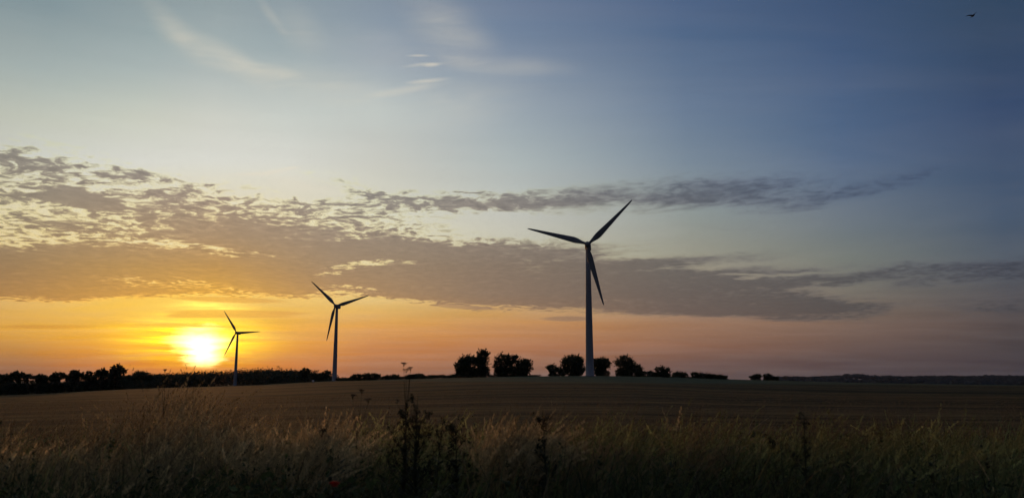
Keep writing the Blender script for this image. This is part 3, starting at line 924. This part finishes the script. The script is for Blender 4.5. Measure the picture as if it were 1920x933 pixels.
def leafy_band(name, pts, height, width, per_m, leaf, label, cat, kind=None, seed=0, tbase=(0.036, 0.05, 0.024), hvar=0.25):
    """hedge or wood: leaves filled over a strip between ground points (photo x, distance)"""
    rs = np.random.default_rng(seed)
    P3 = [at(px, d) for px, d in pts]
    L = [0.0]
    for a, b_ in zip(P3[:-1], P3[1:]): L.append(L[-1] + (b_ - a).length)
    tot = L[-1]; n = int(per_m * tot)
    s = rs.uniform(0, tot, n)
    xs = np.interp(s, L, [p.x for p in P3]); ys = np.interp(s, L, [p.y for p in P3])
    hs = np.interp(s, L, height) if isinstance(height, (list, tuple)) else np.full(n, float(height))
    # treetops: an uneven height along the strip
    bumps = sum(a * np.sin(s / w * 2 * np.pi + ph) for a, w, ph in [(1.0, 17.0, 0.3), (0.8, 9.1, 1.9), (0.9, 37.0, 4.0), (0.7, 5.3, 2.2), (0.6, 71.0, 1.0)]) / 2.6
    hs = hs * (1 + hvar * bumps)
    nx, ny = rs.uniform(-1, 1, n) * width / 2, rs.uniform(-1, 1, n) * width / 2
    x = xs + nx; y = ys + ny
    z = ground_z(x, y) + hs * rs.uniform(0, 1, n) ** 0.7 * (1 - 0.15 * np.abs(ny / width * 2)) 
    c = np.stack([x, y, z], -1) + rs.standard_normal((n, 3)) * leaf * 0.6
    v, f, t = quads(c, leaf, tint_green(n, rs, tbase), rs)
    org = P3[0]
    o = mesh_obj(name, v - np.array([[org.x, org.y, org.z]]), f, mLeaf, tint=t, loc=org)
    tag(o, label, cat, kind=kind)
    return o


leafy_band('wood', [(235, 640), (300, 760), (380, 850), (470, 850), (560, 760), (600, 730)], [8, 10.5, 13.5, 15.5, 11, 7], 34, 190, 0.75,
           None, None, kind='stuff', seed=5, hvar=0.26)
leafy_band('hedge', [(-260, 410), (-60, 418), (0, 425), (100, 440), (200, 470), (240, 560), (300, 690)], [5.0, 5.0, 4.8, 5.0, 5.2, 5.0, 4.6], 7, 400, 0.32,
           'dark overgrown hedge running beneath the row of boundary trees', 'hedge', seed=6, hvar=0.3)
leafy_band('hedge', [(1190, 352), (1240, 376), (1300, 428), (1365, 470)], [0.5, 0.5, 0.4, 0.2], 1.5, 50, 0.2,
           'thin scrub line under the row of low bushes past the crest trees', 'hedge', seed=12, hvar=0.6)
leafy_band('hedge', [(600, 690), (660, 480), (760, 440), (860, 352), (1010, 336)], [1.8, 1.6, 1.5, 1.3, 0.8], 2.5, 130, 0.2,
           'thin low hedge along the crest between the medium turbine and the crest trees', 'hedge', seed=8, hvar=0.35)

# ------------------------------------------------------------------ roadside verge: grasses and weeds
mGrass = leaf_mat('grass_blades', 0.5, rough=0.6)
mWeed = leaf_mat('weed_leaves', 0.2)


def ribbons(base, h, az, lean, width, seg, curve, tint, rs, twist=None):
    """curved tapering blades. base (N,3), h height, az heading of the lean, lean horizontal reach / h, tint (N,3)"""
    n = len(base)
    t = np.linspace(0, 1, seg + 1)[None, :]
    reach = (lean * h)[:, None] * t ** curve
    z = h[:, None] * (t - 0.35 * (lean[:, None] ** 2) * t ** 3)
    x = base[:, 0:1] + np.cos(az)[:, None] * reach
    y = base[:, 1:2] + np.sin(az)[:, None] * reach
    z = base[:, 2:3] + z
    wv = width[:, None] * (1 - t ** 1.6) * 0.5 + width[:, None] * 0.05
    fa = az + np.pi / 2 + rs.normal(0, 0.9, n) if twist is None else twist
    ox = np.cos(fa)[:, None] * wv; oy = np.sin(fa)[:, None] * wv
    v = np.stack([np.stack([x - ox, y - oy, z], -1), np.stack([x + ox, y + oy, z], -1)], 2)   # n, seg+1, 2, 3
    m = seg + 1
    k = np.arange(seg)
    f1 = np.stack([k * 2, k * 2 + 1, k * 2 + 3, k * 2 + 2], -1)
    f = (f1[None] + (np.arange(n) * m * 2)[:, None, None]).reshape(-1, 4)
    tt = np.repeat(tint, m * 2, axis=0)
    tip = np.stack([x[:, -1], y[:, -1], z[:, -1]], -1)
    mid = np.stack([x, y, z], -1)
    return v.reshape(-1, 3), f, tt, mid


class Soup:
    def __init__(self): self.v, self.f, self.t, self.n = [], [], [], 0
    def add(self, v, f, t): self.v.append(v); self.f.append(f + self.n); self.t.append(t); self.n += len(v)
    def build(self, name, mat, parent=None, org=(0, 0, 0)):
        v = np.concatenate(self.v) - np.array([org])
        return mesh_obj(name, v, np.concatenate(self.f), mat, parent, tint=np.concatenate(self.t), loc=org if parent is None else None)


def verge_xy(n, d0, d1, rs, spread=0.78, extra=2.5):
    d = np.sqrt(rs.uniform(d0 ** 2, d1 ** 2, n))
    x = rs.uniform(-1, 1, n) * (d * spread + extra)
    return x, d


def spikelets(S, mid, h, rs, n_per, size, top=0.3, tint=None, spread=0.03):
    """seed heads: little grains set around the top of each stem"""
    N, m, _ = mid.shape
    k = rs.uniform(1 - top, 1, (N, n_per)) * (m - 1)
    i0 = np.clip(k.astype(int), 0, m - 2); fr = (k - i0)[..., None]
    p = mid[np.arange(N)[:, None], i0] * (1 - fr) + mid[np.arange(N)[:, None], i0 + 1] * fr
    taper = (1.05 - (k / (m - 1) - (1 - top)) / top)[..., None]
    p = p + rs.standard_normal(p.shape) * spread * taper * h[:, None, None]
    p = p.reshape(-1, 3)
    c = np.repeat(tint, n_per, axis=0) * rs.uniform(0.8, 1.2, (len(p), 1))
    u = rs.standard_normal((len(p), 3)) * 0.35; u[:, 2] += 1; u /= np.linalg.norm(u, axis=1)[:, None]
    w = rs.standard_normal((len(p), 3)); w -= (w * u).sum(1)[:, None] * u; w /= np.linalg.norm(w, axis=1)[:, None]
    s = size * rs.uniform(0.7, 1.3, (len(p), 1))
    v = np.stack([p - u * s, p - w * s * 0.28, p + u * s, p + w * s * 0.28], 1).reshape(-1, 3)
    S.add(v, np.arange(len(v)).reshape(-1, 4), np.repeat(c, 4, axis=0))


def vnoise(x, y, sc, seed):
    """smooth value noise for patchiness"""
    rs = np.random.default_rng(seed); g = rs.uniform(0, 1, (64, 64))
    u = (x / sc) % 63; w = (y / sc) % 63
    i, j = u.astype(int), w.astype(int); fu, fw = u - i, w - j
    fu = fu * fu * (3 - 2 * fu); fw = fw * fw * (3 - 2 * fw)
    i2, j2 = (i + 1) % 64, (j + 1) % 64
    return (g[i, j] * (1 - fu) + g[i2, j] * fu) * (1 - fw) + (g[i, j2] * (1 - fu) + g[i2, j2] * fu) * fw


rs = np.random.default_rng(11)
S = Soup()


def clumps(x, y):
    """species and vigour differ from tussock to tussock"""
    return 0.35 + 1.6 * vnoise(x + 70, y + 31, 0.55, 21) * (0.45 + 1.2 * vnoise(x + 11, y + 80, 1.9, 22))


GREEN = np.array([0.105, 0.130, 0.044]); OLIVE = np.array([0.22, 0.215, 0.082]); BUFF = np.array([0.34, 0.265, 0.135]); SHADE_GREEN = np.array([0.020, 0.030, 0.013])  # the last green carries the painted shade of the nearest strip


def px_of(x, y): return 960 + FPX * x / y


# 1. leafy green undergrowth
n = 60000
x, y = verge_xy(n, 2.6, 15.5, rs)
pat = vnoise(x + 50, y + 50, 1.3, 1)
near = np.clip((9.8 - y) / 3.2, 0, 1)[:, None]  # darker towards the camera: foreground shade and vignette put into the blade colour
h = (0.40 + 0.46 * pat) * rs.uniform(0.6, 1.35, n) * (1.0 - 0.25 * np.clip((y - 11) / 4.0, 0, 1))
tint = GREEN * (1 - near) + SHADE_GREEN * near
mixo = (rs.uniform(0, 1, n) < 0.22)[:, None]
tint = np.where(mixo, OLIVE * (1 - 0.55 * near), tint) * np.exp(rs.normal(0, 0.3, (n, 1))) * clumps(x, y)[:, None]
base = np.stack([x, y, ground_z(x, y) - 0.02], -1)
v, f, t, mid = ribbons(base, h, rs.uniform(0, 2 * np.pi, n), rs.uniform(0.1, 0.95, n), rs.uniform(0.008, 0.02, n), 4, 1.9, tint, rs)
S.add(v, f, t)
# 2. broad weedy leaves filling the bottom
n = 26000
x, y = verge_xy(n, 2.8, 13.5, rs)
z = ground_z(x, y) + rs.uniform(0.05, 0.62, n) * (0.65 + 0.6 * vnoise(x + 20, y + 90, 0.9, 3))
near = np.clip((8.2 - y) / 3.0, 0, 1)[:, None]  # leaves take the same foreground shade in their tint
tint = (GREEN * (1 - near) + SHADE_GREEN * near) * np.exp(rs.normal(0, 0.35, (n, 1)))
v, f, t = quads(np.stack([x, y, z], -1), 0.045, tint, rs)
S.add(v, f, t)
# 2b. long arching green blades and pale dead blades
n = 15000
x, y = verge_xy(n, 4.0, 14.0, rs)
pat2 = vnoise(x + 30, y + 10, 1.1, 8)
h = (0.62 + 0.5 * pat2) * rs.uniform(0.7, 1.2, n)
near = np.clip((9.4 - y) / 3.2, 0, 1)[:, None]  # arching blades darkened close by, vignette shade painted into the tint
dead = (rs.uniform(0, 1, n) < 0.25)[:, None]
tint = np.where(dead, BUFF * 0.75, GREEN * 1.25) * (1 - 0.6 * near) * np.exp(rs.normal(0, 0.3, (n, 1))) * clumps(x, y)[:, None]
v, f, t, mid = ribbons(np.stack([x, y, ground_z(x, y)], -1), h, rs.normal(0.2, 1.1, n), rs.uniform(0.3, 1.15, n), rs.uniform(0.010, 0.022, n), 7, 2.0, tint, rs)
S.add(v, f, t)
# 2c. leafy herbs: rosettes up a stem
for cx, cy, hh in zip(*(lambda q: (q[0], q[1], rs.uniform(0.5, 1.1, 1000)))(verge_xy(1000, 4.5, 13.0, rs))):
    m = 26; s_ = rs.uniform(0.1, 1, m); gz = float(ground_z(cx, cy))
    nk = min(max((9.4 - cy) / 3.2, 0), 1)  # herbs near the camera get painted foreground shade too
    tint = np.tile(GREEN * rs.uniform(0.4, 1.7) * (1 - 0.6 * nk), (m, 1)) * np.exp(rs.normal(0, 0.2, (m, 1)))
    base = np.stack([np.full(m, cx), np.full(m, cy), gz + hh * s_], -1); az_ = rs.uniform(0, 6.28, m); L_ = rs.uniform(0.08, 0.21, m) * (1.25 - s_)
    v, f, t, mid = ribbons(base, L_ * 0.7, az_, np.full(m, 1.3), L_ * 0.34, 4, 1.1, tint, rs, twist=az_ + np.pi / 2)
    S.add(v, f, t)
    v, f, t, mid = ribbons(np.array([[cx, cy, gz]]), np.array([hh]), np.array([0.0]), np.array([0.05]), np.array([0.012]), 3, 1.5, tint[:1] * 0.7, rs)
    S.add(v, f, t)
verge = S.build('verge_grass', mGrass)
tag(verge, kind='stuff')

# 3. tall dry flowering grass with pale seed heads, in drifts
S = Soup()


def drift(n, xy, hmean, hvar, col, grains, gsize, top=0.28, lean=(0.05, 0.4), wind=None, head=1.0, spread=0.022):
    x, y = xy
    n = len(x)
    h = np.clip(hmean * (1 + hvar * rs.standard_normal(n)), 0.25, 1.6)
    base = np.stack([x, y, ground_z(x, y)], -1)
    az = rs.normal(wind if wind is not None else 0.15, 1.0, n)
    tint = col * np.exp(rs.normal(0, 0.3, (n, 1))) * (0.45 + 0.55 * clumps(x, y))[:, None]
    keepk = rs.uniform(0, 1, n) < np.clip(clumps(x + 5, y) * 1.1, 0.15, 1)
    h = np.where(keepk, h * 1.06, h * 0.6) * (0.72 + 0.5 * vnoise(x + 33, y + 7, 0.8, 31))
    v, f, t, mid = ribbons(base, h, az, rs.uniform(lean[0], lean[1], n), np.full(n, 0.006), 6, 2.6, tint * 0.85, rs)
    S.add(v, f, t)
    spikelets(S, mid, h, rs, grains, gsize, top, tint * head, spread)


def photo_drift(n, px0, px1, d0, d1):
    d = rs.uniform(d0, d1, n); p = rs.uniform(px0, px1, n)
    # denser towards the middle of the drift
    p = np.where(rs.uniform(0, 1, n) < 0.5, rs.normal((px0 + px1) / 2, (px1 - px0) / 5, n), p)
    return (p - 960) / FPX * d, d


x, y = verge_xy(6500, 8.0, 15.0, rs); k = vnoise(x + 9, y + 9, 1.6, 5) > 0.42
drift(0, (x[k], y[k]), 0.84, 0.15, BUFF * 0.42, 16, 0.013, lean=(0.1, 0.6), spread=0.012)
x, y = verge_xy(900, 4.5, 8.5, rs); k = vnoise(x + 9, y + 9, 1.3, 6) > 0.5
drift(0, (x[k], y[k]), 0.62, 0.15, OLIVE * 0.9, 12, 0.010)
for (px0, px1, d0, d1, n, hm, col) in [(a1, a2, a3, a4, int(a5 * 1.8), a6, a7) for a1, a2, a3, a4, a5, a6, a7 in [
        (-60, 200, 8.5, 11.5, 420, 0.88, BUFF * 0.85), (120, 420, 8, 10.5, 420, 0.82, BUFF * 0.72), (400, 640, 8.0, 10.0, 520, 0.92, BUFF * 1.1),
        (540, 620, 7.4, 8.6, 150, 0.92, BUFF * 1.15), (-40, 330, 7.2, 9, 380, 0.72, BUFF * 0.72), (880, 1000, 7.8, 9.2, 420, 1.05, BUFF * 0.95),
        (980, 1180, 8, 10, 200, 0.80, BUFF * 0.6), (1180, 1500, 9, 12, 130, 0.82, OLIVE * 0.8), (1500, 1960, 8, 12, 160, 0.8, OLIVE * 0.75),
        (640, 900, 8.5, 11.5, 200, 0.9, OLIVE * 1.1), (1000, 1500, 8, 12, 330, 0.92, OLIVE * 0.9), (1250, 1300, 8, 9, 60, 1.0, BUFF * 0.6), (1400, 2000, 8, 12, 360, 0.92, OLIVE * 0.75), (-100, 700, 9, 12, 330, 0.98, BUFF * 0.8), (250, 420, 9.5, 11.5, 130, 1.2, BUFF * 0.6)]]:
    drift(0, photo_drift(n, px0, px1, d0, d1), hm, 0.12, col * 1.45, 34, 0.016, top=0.2, lean=(0.1, 0.75), spread=0.010)
x, y = verge_xy(5200, 13.0, 24.0, rs); y = 13.0 + (y - 13.0) * rs.uniform(0, 1, len(y))
drift(0, (x, y), 0.46, 0.3, BUFF * 0.45, 10, 0.012, lean=(0.1, 0.7), spread=0.015)
# a few much taller stalks that cross the horizon
xs = np.array([(p - 960) / FPX * d for p, d in [(322, 8.5), (300, 8.8), (345, 8.1), (262, 9.2), (400, 8.6), (384, 8.9), (236, 8.0), (415, 9.2)]])
ys = np.array([8.5, 8.8, 8.1, 9.2, 8.6, 8.9, 8.0, 9.2])
drift(0, (xs, ys), 1.52, 0.05, BUFF * 0.5, 24, 0.012, top=0.2)
tall = S.build('tall_grass', mGrass)
tag(tall, kind='stuff')

# 4. stubble on the nearer part of the field
S = Soup()
n = 52000
d = 15.0 * (90.0 / 15.0) ** rs.uniform(0, 1, n)
x = rs.uniform(-1, 1, n) * (d * 0.74 + 2); y = d
row = np.round(y / 0.5) * 0.5 + rs.normal(0, 0.06, n)
y = np.where(rs.uniform(0, 1, n) < 0.75, row, y)
h = rs.uniform(0.05, 0.15, n)
w = 0.004 * np.clip(d / 15, 1, 5)
tint = np.array([0.20, 0.135, 0.075]) * np.exp(rs.normal(0, 0.3, (n, 1)))
v, f, t, mid = ribbons(np.stack([x, y, ground_z(x, y) - 0.01], -1), h, rs.uniform(0, 6.28, n), rs.uniform(0, 0.7, n), w, 2, 1.2, tint, rs)
S.add(v, f, t)
tag(S.build('stubble', mGrass), kind='stuff')

# ------------------------------------------------------------------ individual weeds
DK = np.array([0.040, 0.044, 0.022])


def tube_soup(g, pts, r0, r1, n=5):
    g.tube(pts, [r0 + (r1 - r0) * i / (len(pts) - 1) for i in range(len(pts))], n)


def dock(px, d, height, label, seed, spread=0.35, bushy=1.0, group='tall dark weeds in the verge', name='tall_weed'):
    """stout branching weed: stem with side stems, dense dark seed clusters and hanging leaves"""
    r = np.random.default_rng(seed)
    x = (px - 960) / FPX * d; org = (x, d, float(ground_z(x, d)))
    root = empty(name, org); tag(root, label, 'weed', group)
    g = Geo(); pts_c = []; leaves = []
    top = Vector((r.normal(0, 0.05), r.normal(0, 0.05), height))
    main = [Vector((0, 0, -0.03)), Vector((top.x * 0.2, 0.0, height * 0.4)), Vector((top.x * 0.6, top.y * 0.6, height * 0.75)), top]
    tube_soup(g, main, 0.009, 0.003)
    nb = int(12 * bushy)
    for k in range(nb):
        s = r.uniform(0.35, 0.92); b0 = Vector((top.x * s, top.y * s, height * s)); a = r.uniform(0, 6.28)
        L = spread * (1.15 - s) * r.uniform(0.6, 1.2) * 1.4 + 0.05
        e = b0 + Vector((math.cos(a) * L * 0.75, math.sin(a) * L * 0.75, L * 1.1))
        m = b0.lerp(e, 0.5) + Vector((math.cos(a), math.sin(a), 0)) * L * 0.12
        tube_soup(g, [b0, m, e], 0.005, 0.002, 4)
        for q in range(int(3 + 5 * r.uniform())):
            f_ = r.uniform(0.45, 1.0); pts_c.append((b0.lerp(e, f_) + Vector(tuple(r.normal(0, 0.02, 3))), 0.009 * r.uniform(0.7, 1.5)))
    for q in range(8): pts_c.append((main[2].lerp(top, r.uniform(0, 1)), 0.014))
    for q in range(int(80 * bushy)):
        s = r.uniform(0.05, 0.7); a = r.uniform(0, 6.28); L = r.uniform(0.10, 0.26) * (1.1 - s)
        leaves.append((Vector((top.x * s, top.y * s, height * s)), a, L))
    g.build('stem', mWeed, root, tint=DK * 1.3)
    for c, rad in pts_c[:90]:
        C = np.array(c)[None] + np.clip(r.standard_normal((14, 3)), -1.4, 1.4) * rad * np.array([[1, 1, 1.2]])
        v, f, t = quads(C, 0.010, np.tile(DK, (len(C), 1)) * np.exp(r.normal(0, 0.25, (len(C), 1))), r)
        mesh_obj('seed_head', v, f, mWeed, root, tint=t)
    bs = np.array([list(b) for b, a, L in leaves]); az = np.array([a for b, a, L in leaves]); L = np.array([l for b, a, l in leaves])
    v, f, t, mid = ribbons(bs, L * 0.75, az, np.full(len(L), 1.15), L * 0.32, 5, 1.1, np.tile(DK * 2.0, (len(L), 1)), r, twist=az + np.pi / 2)
    mesh_obj('leaf', v, f, mWeed, root, tint=t)['kind'] = 'stuff'
    return root


dock(782, 7.6, 1.44, 'tallest dark branching weed with clustered seed heads in the middle verge', 1, 0.26, 1.9)
dock(764, 8.0, 1.36, 'dark weed leaning against the tallest weed, slightly shorter', 2, 0.24, 1.3)
dock(818, 8.3, 1.22, 'thin dark weed just past the tallest weed', 3, 0.12, 0.5)
dock(862, 7.8, 1.18, 'dark narrow weed between the tallest weed and the pale grass drift', 4, 0.14, 1.2)
dock(1024, 7.6, 1.28, 'dark leafy weed with dense top cluster beside the pale grass drift', 5, 0.12, 1.2)
dock(1492, 7.4, 1.30, 'lone dark weed with split cluster head in the shaded verge', 6, 0.14, 0.6)
dock(620, 8.6, 1.12, 'sparse brownish weed below the medium turbine', 7, 0.2, 0.5)
dock(1445, 8.8, 1.02, 'short leafy weed close to the lone split headed weed', 8, 0.12, 0.6)
dock(8, 8.6, 1.2, 'leafy dark weed at the edge of the verge below the boundary hedge', 9, 0.2, 1.2)


def umbel(px, d, height, label, seed, heads):
    """slender stem with flat flower umbels on branching rays"""
    r = np.random.default_rng(seed)
    x = (px - 960) / FPX * d; org = (x, d, float(ground_z(x, d)))
    root = empty('umbel_plant', org); tag(root, label, 'plant', 'flat headed umbel plants')
    g = Geo()
    node = Vector((0.0, 0, height * 0.72)); CC = []
    tube_soup(g, [Vector((0.02, 0, -0.03)), Vector((-0.01, 0, height * 0.4)), node], 0.0028, 0.002)
    for (hx, hz, rad) in heads:
        C = []
        e = Vector((hx, r.uniform(-0.06, 0.06), hz))
        tube_soup(g, [node, node.lerp(e, 0.5) + Vector((hx * 0.12, 0, 0)), e - Vector((0, 0, 0.03))], 0.003, 0.0018, 4)
        for k in range(14):
            a = r.uniform(0, 6.28); rr = rad * math.sqrt(r.uniform())
            tip = e + Vector((math.cos(a) * rr, math.sin(a) * rr, 0.012 - 0.2 * rr))
            tube_soup(g, [e - Vector((0, 0, 0.03)), tip], 0.0012, 0.0008, 3)
            C.append(np.array(tip)[None] + r.standard_normal((9, 3)) * np.array([[0.007, 0.007, 0.003]]))
        CC.append(np.concatenate(C))
    g.build('stem', mWeed, root, tint=DK * 1.6)
    for C in CC:
      v, f, t = quads(C, 0.006, np.tile(np.array([0.09, 0.07, 0.05]), (len(C), 1)) * np.exp(r.normal(0, 0.2, (len(C), 1))), r)
      mesh_obj('flower_head', v, f, mWeed, root, tint=t)


umbel(765, 9.0, 1.66, 'slender plant whose flat flower umbels rise above the horizon over the tallest weed', 1, [(-0.035, 1.75, 0.03), (0.0, 1.68, 0.035), (0.05, 1.70, 0.025), (0.035, 1.62, 0.03)])
umbel(676, 8.5, 1.40, 'thin drooping umbel plant against the field between turbine and tall weeds', 2, [(-0.05, 1.42, 0.03), (0.03, 1.47, 0.03), (0.10, 1.38, 0.035)])
umbel(320, 9.5, 1.66, 'thin stalk with a small dark head standing against the sunset sky', 3, [(0.0, 1.72, 0.012), (-0.04, 1.62, 0.02), (0.03, 1.58, 0.02)])

# poppy
p_d = 4.3; p_x = (638 - 960) / FPX * p_d
p_z = EYE - p_d * math.tan(math.atan((912 - 466.5) / FPX) - PITCH)
mPop, nt, b = new_mat('poppy_petals', 0.6, 0.2); b.inputs['Base Color'].default_value = (0.75, 0.045, 0.012, 1)
root = empty('poppy', (p_x, p_d, float(ground_z(p_x, p_d)))); tag(root, 'single red poppy flower low in the dark verge grass', 'flower')
hz = p_z - float(ground_z(p_x, p_d))
g = Geo(); tube_soup(g, [Vector((0.03, 0, -0.03)), Vector((0.01, 0, hz * 0.5)), Vector((0, 0, hz - 0.01))], 0.002, 0.0015)
g.build('stem', mWeed, root, tint=DK * 2)
for k in range(4):
    a = k * math.pi / 2 + 0.4; g = Geo(); vs = []; fs = []
    for i in range(6):
        for j in range(7):
            s = i / 5; w = (j / 6 - 0.5) * 1.9
            rr = 0.002 + 0.026 * s; ang = a + w * (0.9 - 0.1 * s)
            vs.append((rr * math.cos(ang), rr * math.sin(ang), hz + 0.026 * s ** 1.5 * (0.9 + 0.12 * math.sin(j * 2.1 + k)) + 0.002 * (k % 2)))
    for i in range(5):
        for j in range(6): fs.append((i * 7 + j, i * 7 + j + 1, (i + 1) * 7 + j + 1, (i + 1) * 7 + j))
    mesh_obj('petal', vs, fs, mPop, root, smooth=True)
g = Geo(); g.tube([(0, 0, hz), (0, 0, hz + 0.012)], [0.005, 0.006], 8); g.build('seed_pod', mWeed, root, tint=DK)

# ------------------------------------------------------------------ bale and bird
mBale = noise_mat('white_wrap', (0.55, 0.5, 0.45), (0.7, 0.64, 0.58), 2.0, 0.45, 0.4)
bp_ = at(587, 520)
g = Geo(); rings = []
for xx, rr in ((-0.62, 0.45), (-0.6, 0.62), (-0.5, 0.7), (0.5, 0.7), (0.6, 0.62), (0.62, 0.45)):
    rings.append([(xx, rr * math.cos(k * math.pi / 10), 0.68 + rr * math.sin(k * math.pi / 10)) for k in range(20)])
g.loft(rings)
bale = g.build('hay_bale', mBale, smooth=True); bale.location = bp_; bale.rotation_euler = (0, 0, 0.5)
tag(bale, 'tiny white wrapped bale lying at the far field edge before the wood', 'bale')

# bird: one continuous skin, wings raised in flight
bd = 62.0
u_, v_ = (1824 - 960) / FPX, (466.5 - 30) / FPX
fw = Vector((0, math.cos(PITCH), math.sin(PITCH))); upv = Vector((0, -math.sin(PITCH), math.cos(PITCH)))
bpos = Vector((0, 0, EYE)) + (fw + Vector((1, 0, 0)) * u_ + upv * v_) * bd
g = Geo()
mBird = noise_mat('bird_feathers', (0.012, 0.012, 0.012), (0.03, 0.028, 0.026), 12.0, 0.7)


def bird():
    m = bpy.data.meshes.new('bird')
    V = []; F = []
    # body rings along x (tail -> beak)
    st = [(-0.24, 0.004, 0.035, 0.0), (-0.19, 0.010, 0.035, 0.0), (-0.13, 0.022, 0.024, 0.0), (-0.06, 0.045, 0.045, -0.004), (0.02, 0.055, 0.055, -0.008), (0.09, 0.042, 0.042, 0.0),
          (0.125, 0.028, 0.028, 0.012), (0.155, 0.030, 0.028, 0.018), (0.18, 0.018, 0.016, 0.016), (0.215, 0.004, 0.004, 0.010)]
    n_ = 12
    for xx, hz_, wy, zc in st:
        for k in range(n_):
            t = k * 2 * math.pi / n_
            V.append((xx, wy * math.cos(t), zc + hz_ * math.sin(t)))
    for i in range(len(st) - 1):
        for k in range(n_):
            if i in (3, 4, 5) and k in (0, 11, 5, 6): pass
            F.append((i * n_ + k, i * n_ + (k + 1) % n_, (i + 1) * n_ + (k + 1) % n_, (i + 1) * n_ + k))
    F.append(tuple(reversed(range(n_)))); F.append(tuple((len(st) - 1) * n_ + k for k in range(n_)))
    # wings: closed lofts whose roots are sunk in the body
    for side in (1, -1):
        base = len(V)
        secs = [(0.0, 0.0, 0.14, 0.02, 0.016), (0.12, 0.055, 0.15, 0.03, 0.012), (0.24, 0.10, 0.13, 0.01, 0.009), (0.34, 0.12, 0.09, -0.03, 0.006), (0.41, 0.125, 0.03, -0.07, 0.003)]
        for sy, sz, ch, xo, th in secs:
            for k in range(8):
                t = k * math.pi / 4
                V.append((xo + ch * 0.5 * math.cos(t), side * (0.02 + sy), sz + 0.01 + th * math.sin(t)))
        for i in range(len(secs) - 1):
            for k in range(8):
                F.append((base + i * 8 + k, base + i * 8 + (k + 1) % 8, base + (i + 1) * 8 + (k + 1) % 8, base + (i + 1) * 8 + k))
        F.append(tuple(base + 7 - k for k in range(8))); F.append(tuple(base + 32 + k for k in range(8)))
    m.from_pydata(V, [], F); m.update()
    m.polygons.foreach_set('use_smooth', np.ones(len(m.polygons), dtype=bool))
    m.materials.append(mBird)
    o = bpy.data.objects.new('bird', m); COL.objects.link(o)
    rm = o.modifiers.new('remesh', 'REMESH'); rm.mode = 'VOXEL'; rm.voxel_size = 0.006
    return o


b_o = bird()
b_o.location = bpos
b_o.rotation_euler = (R(22), R(-4), R(-84))
b_o.scale = (1.3, 1.3, 1.3)
tag(b_o, 'dark bird flying high with spread wings in the blue sky', 'bird')

# ------------------------------------------------------------------ evening haze
mh = bpy.data.materials.new('evening_haze'); mh.use_nodes = True
nt = mh.node_tree; nt.nodes.clear()
pv = nt.nodes.new('ShaderNodeVolumePrincipled'); pv.inputs['Color'].default_value = (0.72, 0.84, 1.0, 1)
pv.inputs['Density'].default_value = HAZE; pv.inputs['Anisotropy'].default_value = 0.3
oo = nt.nodes.new('ShaderNodeOutputMaterial'); nt.links.new(pv.outputs[0], oo.inputs['Volume'])
X0, X1, Y0, Y1, Z0, Z1 = -14500, 14500, -14500, 14500, -42, 120
hv = [(x, y, z) for z in (Z0, Z1) for x, y in ((X0, Y0), (X1, Y0), (X1, Y1), (X0, Y1))]
hz_o = mesh_obj('haze', hv, [(3, 2, 1, 0), (4, 5, 6, 7), (0, 1, 5, 4), (1, 2, 6, 5), (2, 3, 7, 6), (3, 0, 4, 7)], mh)
tag(hz_o, kind='stuff')
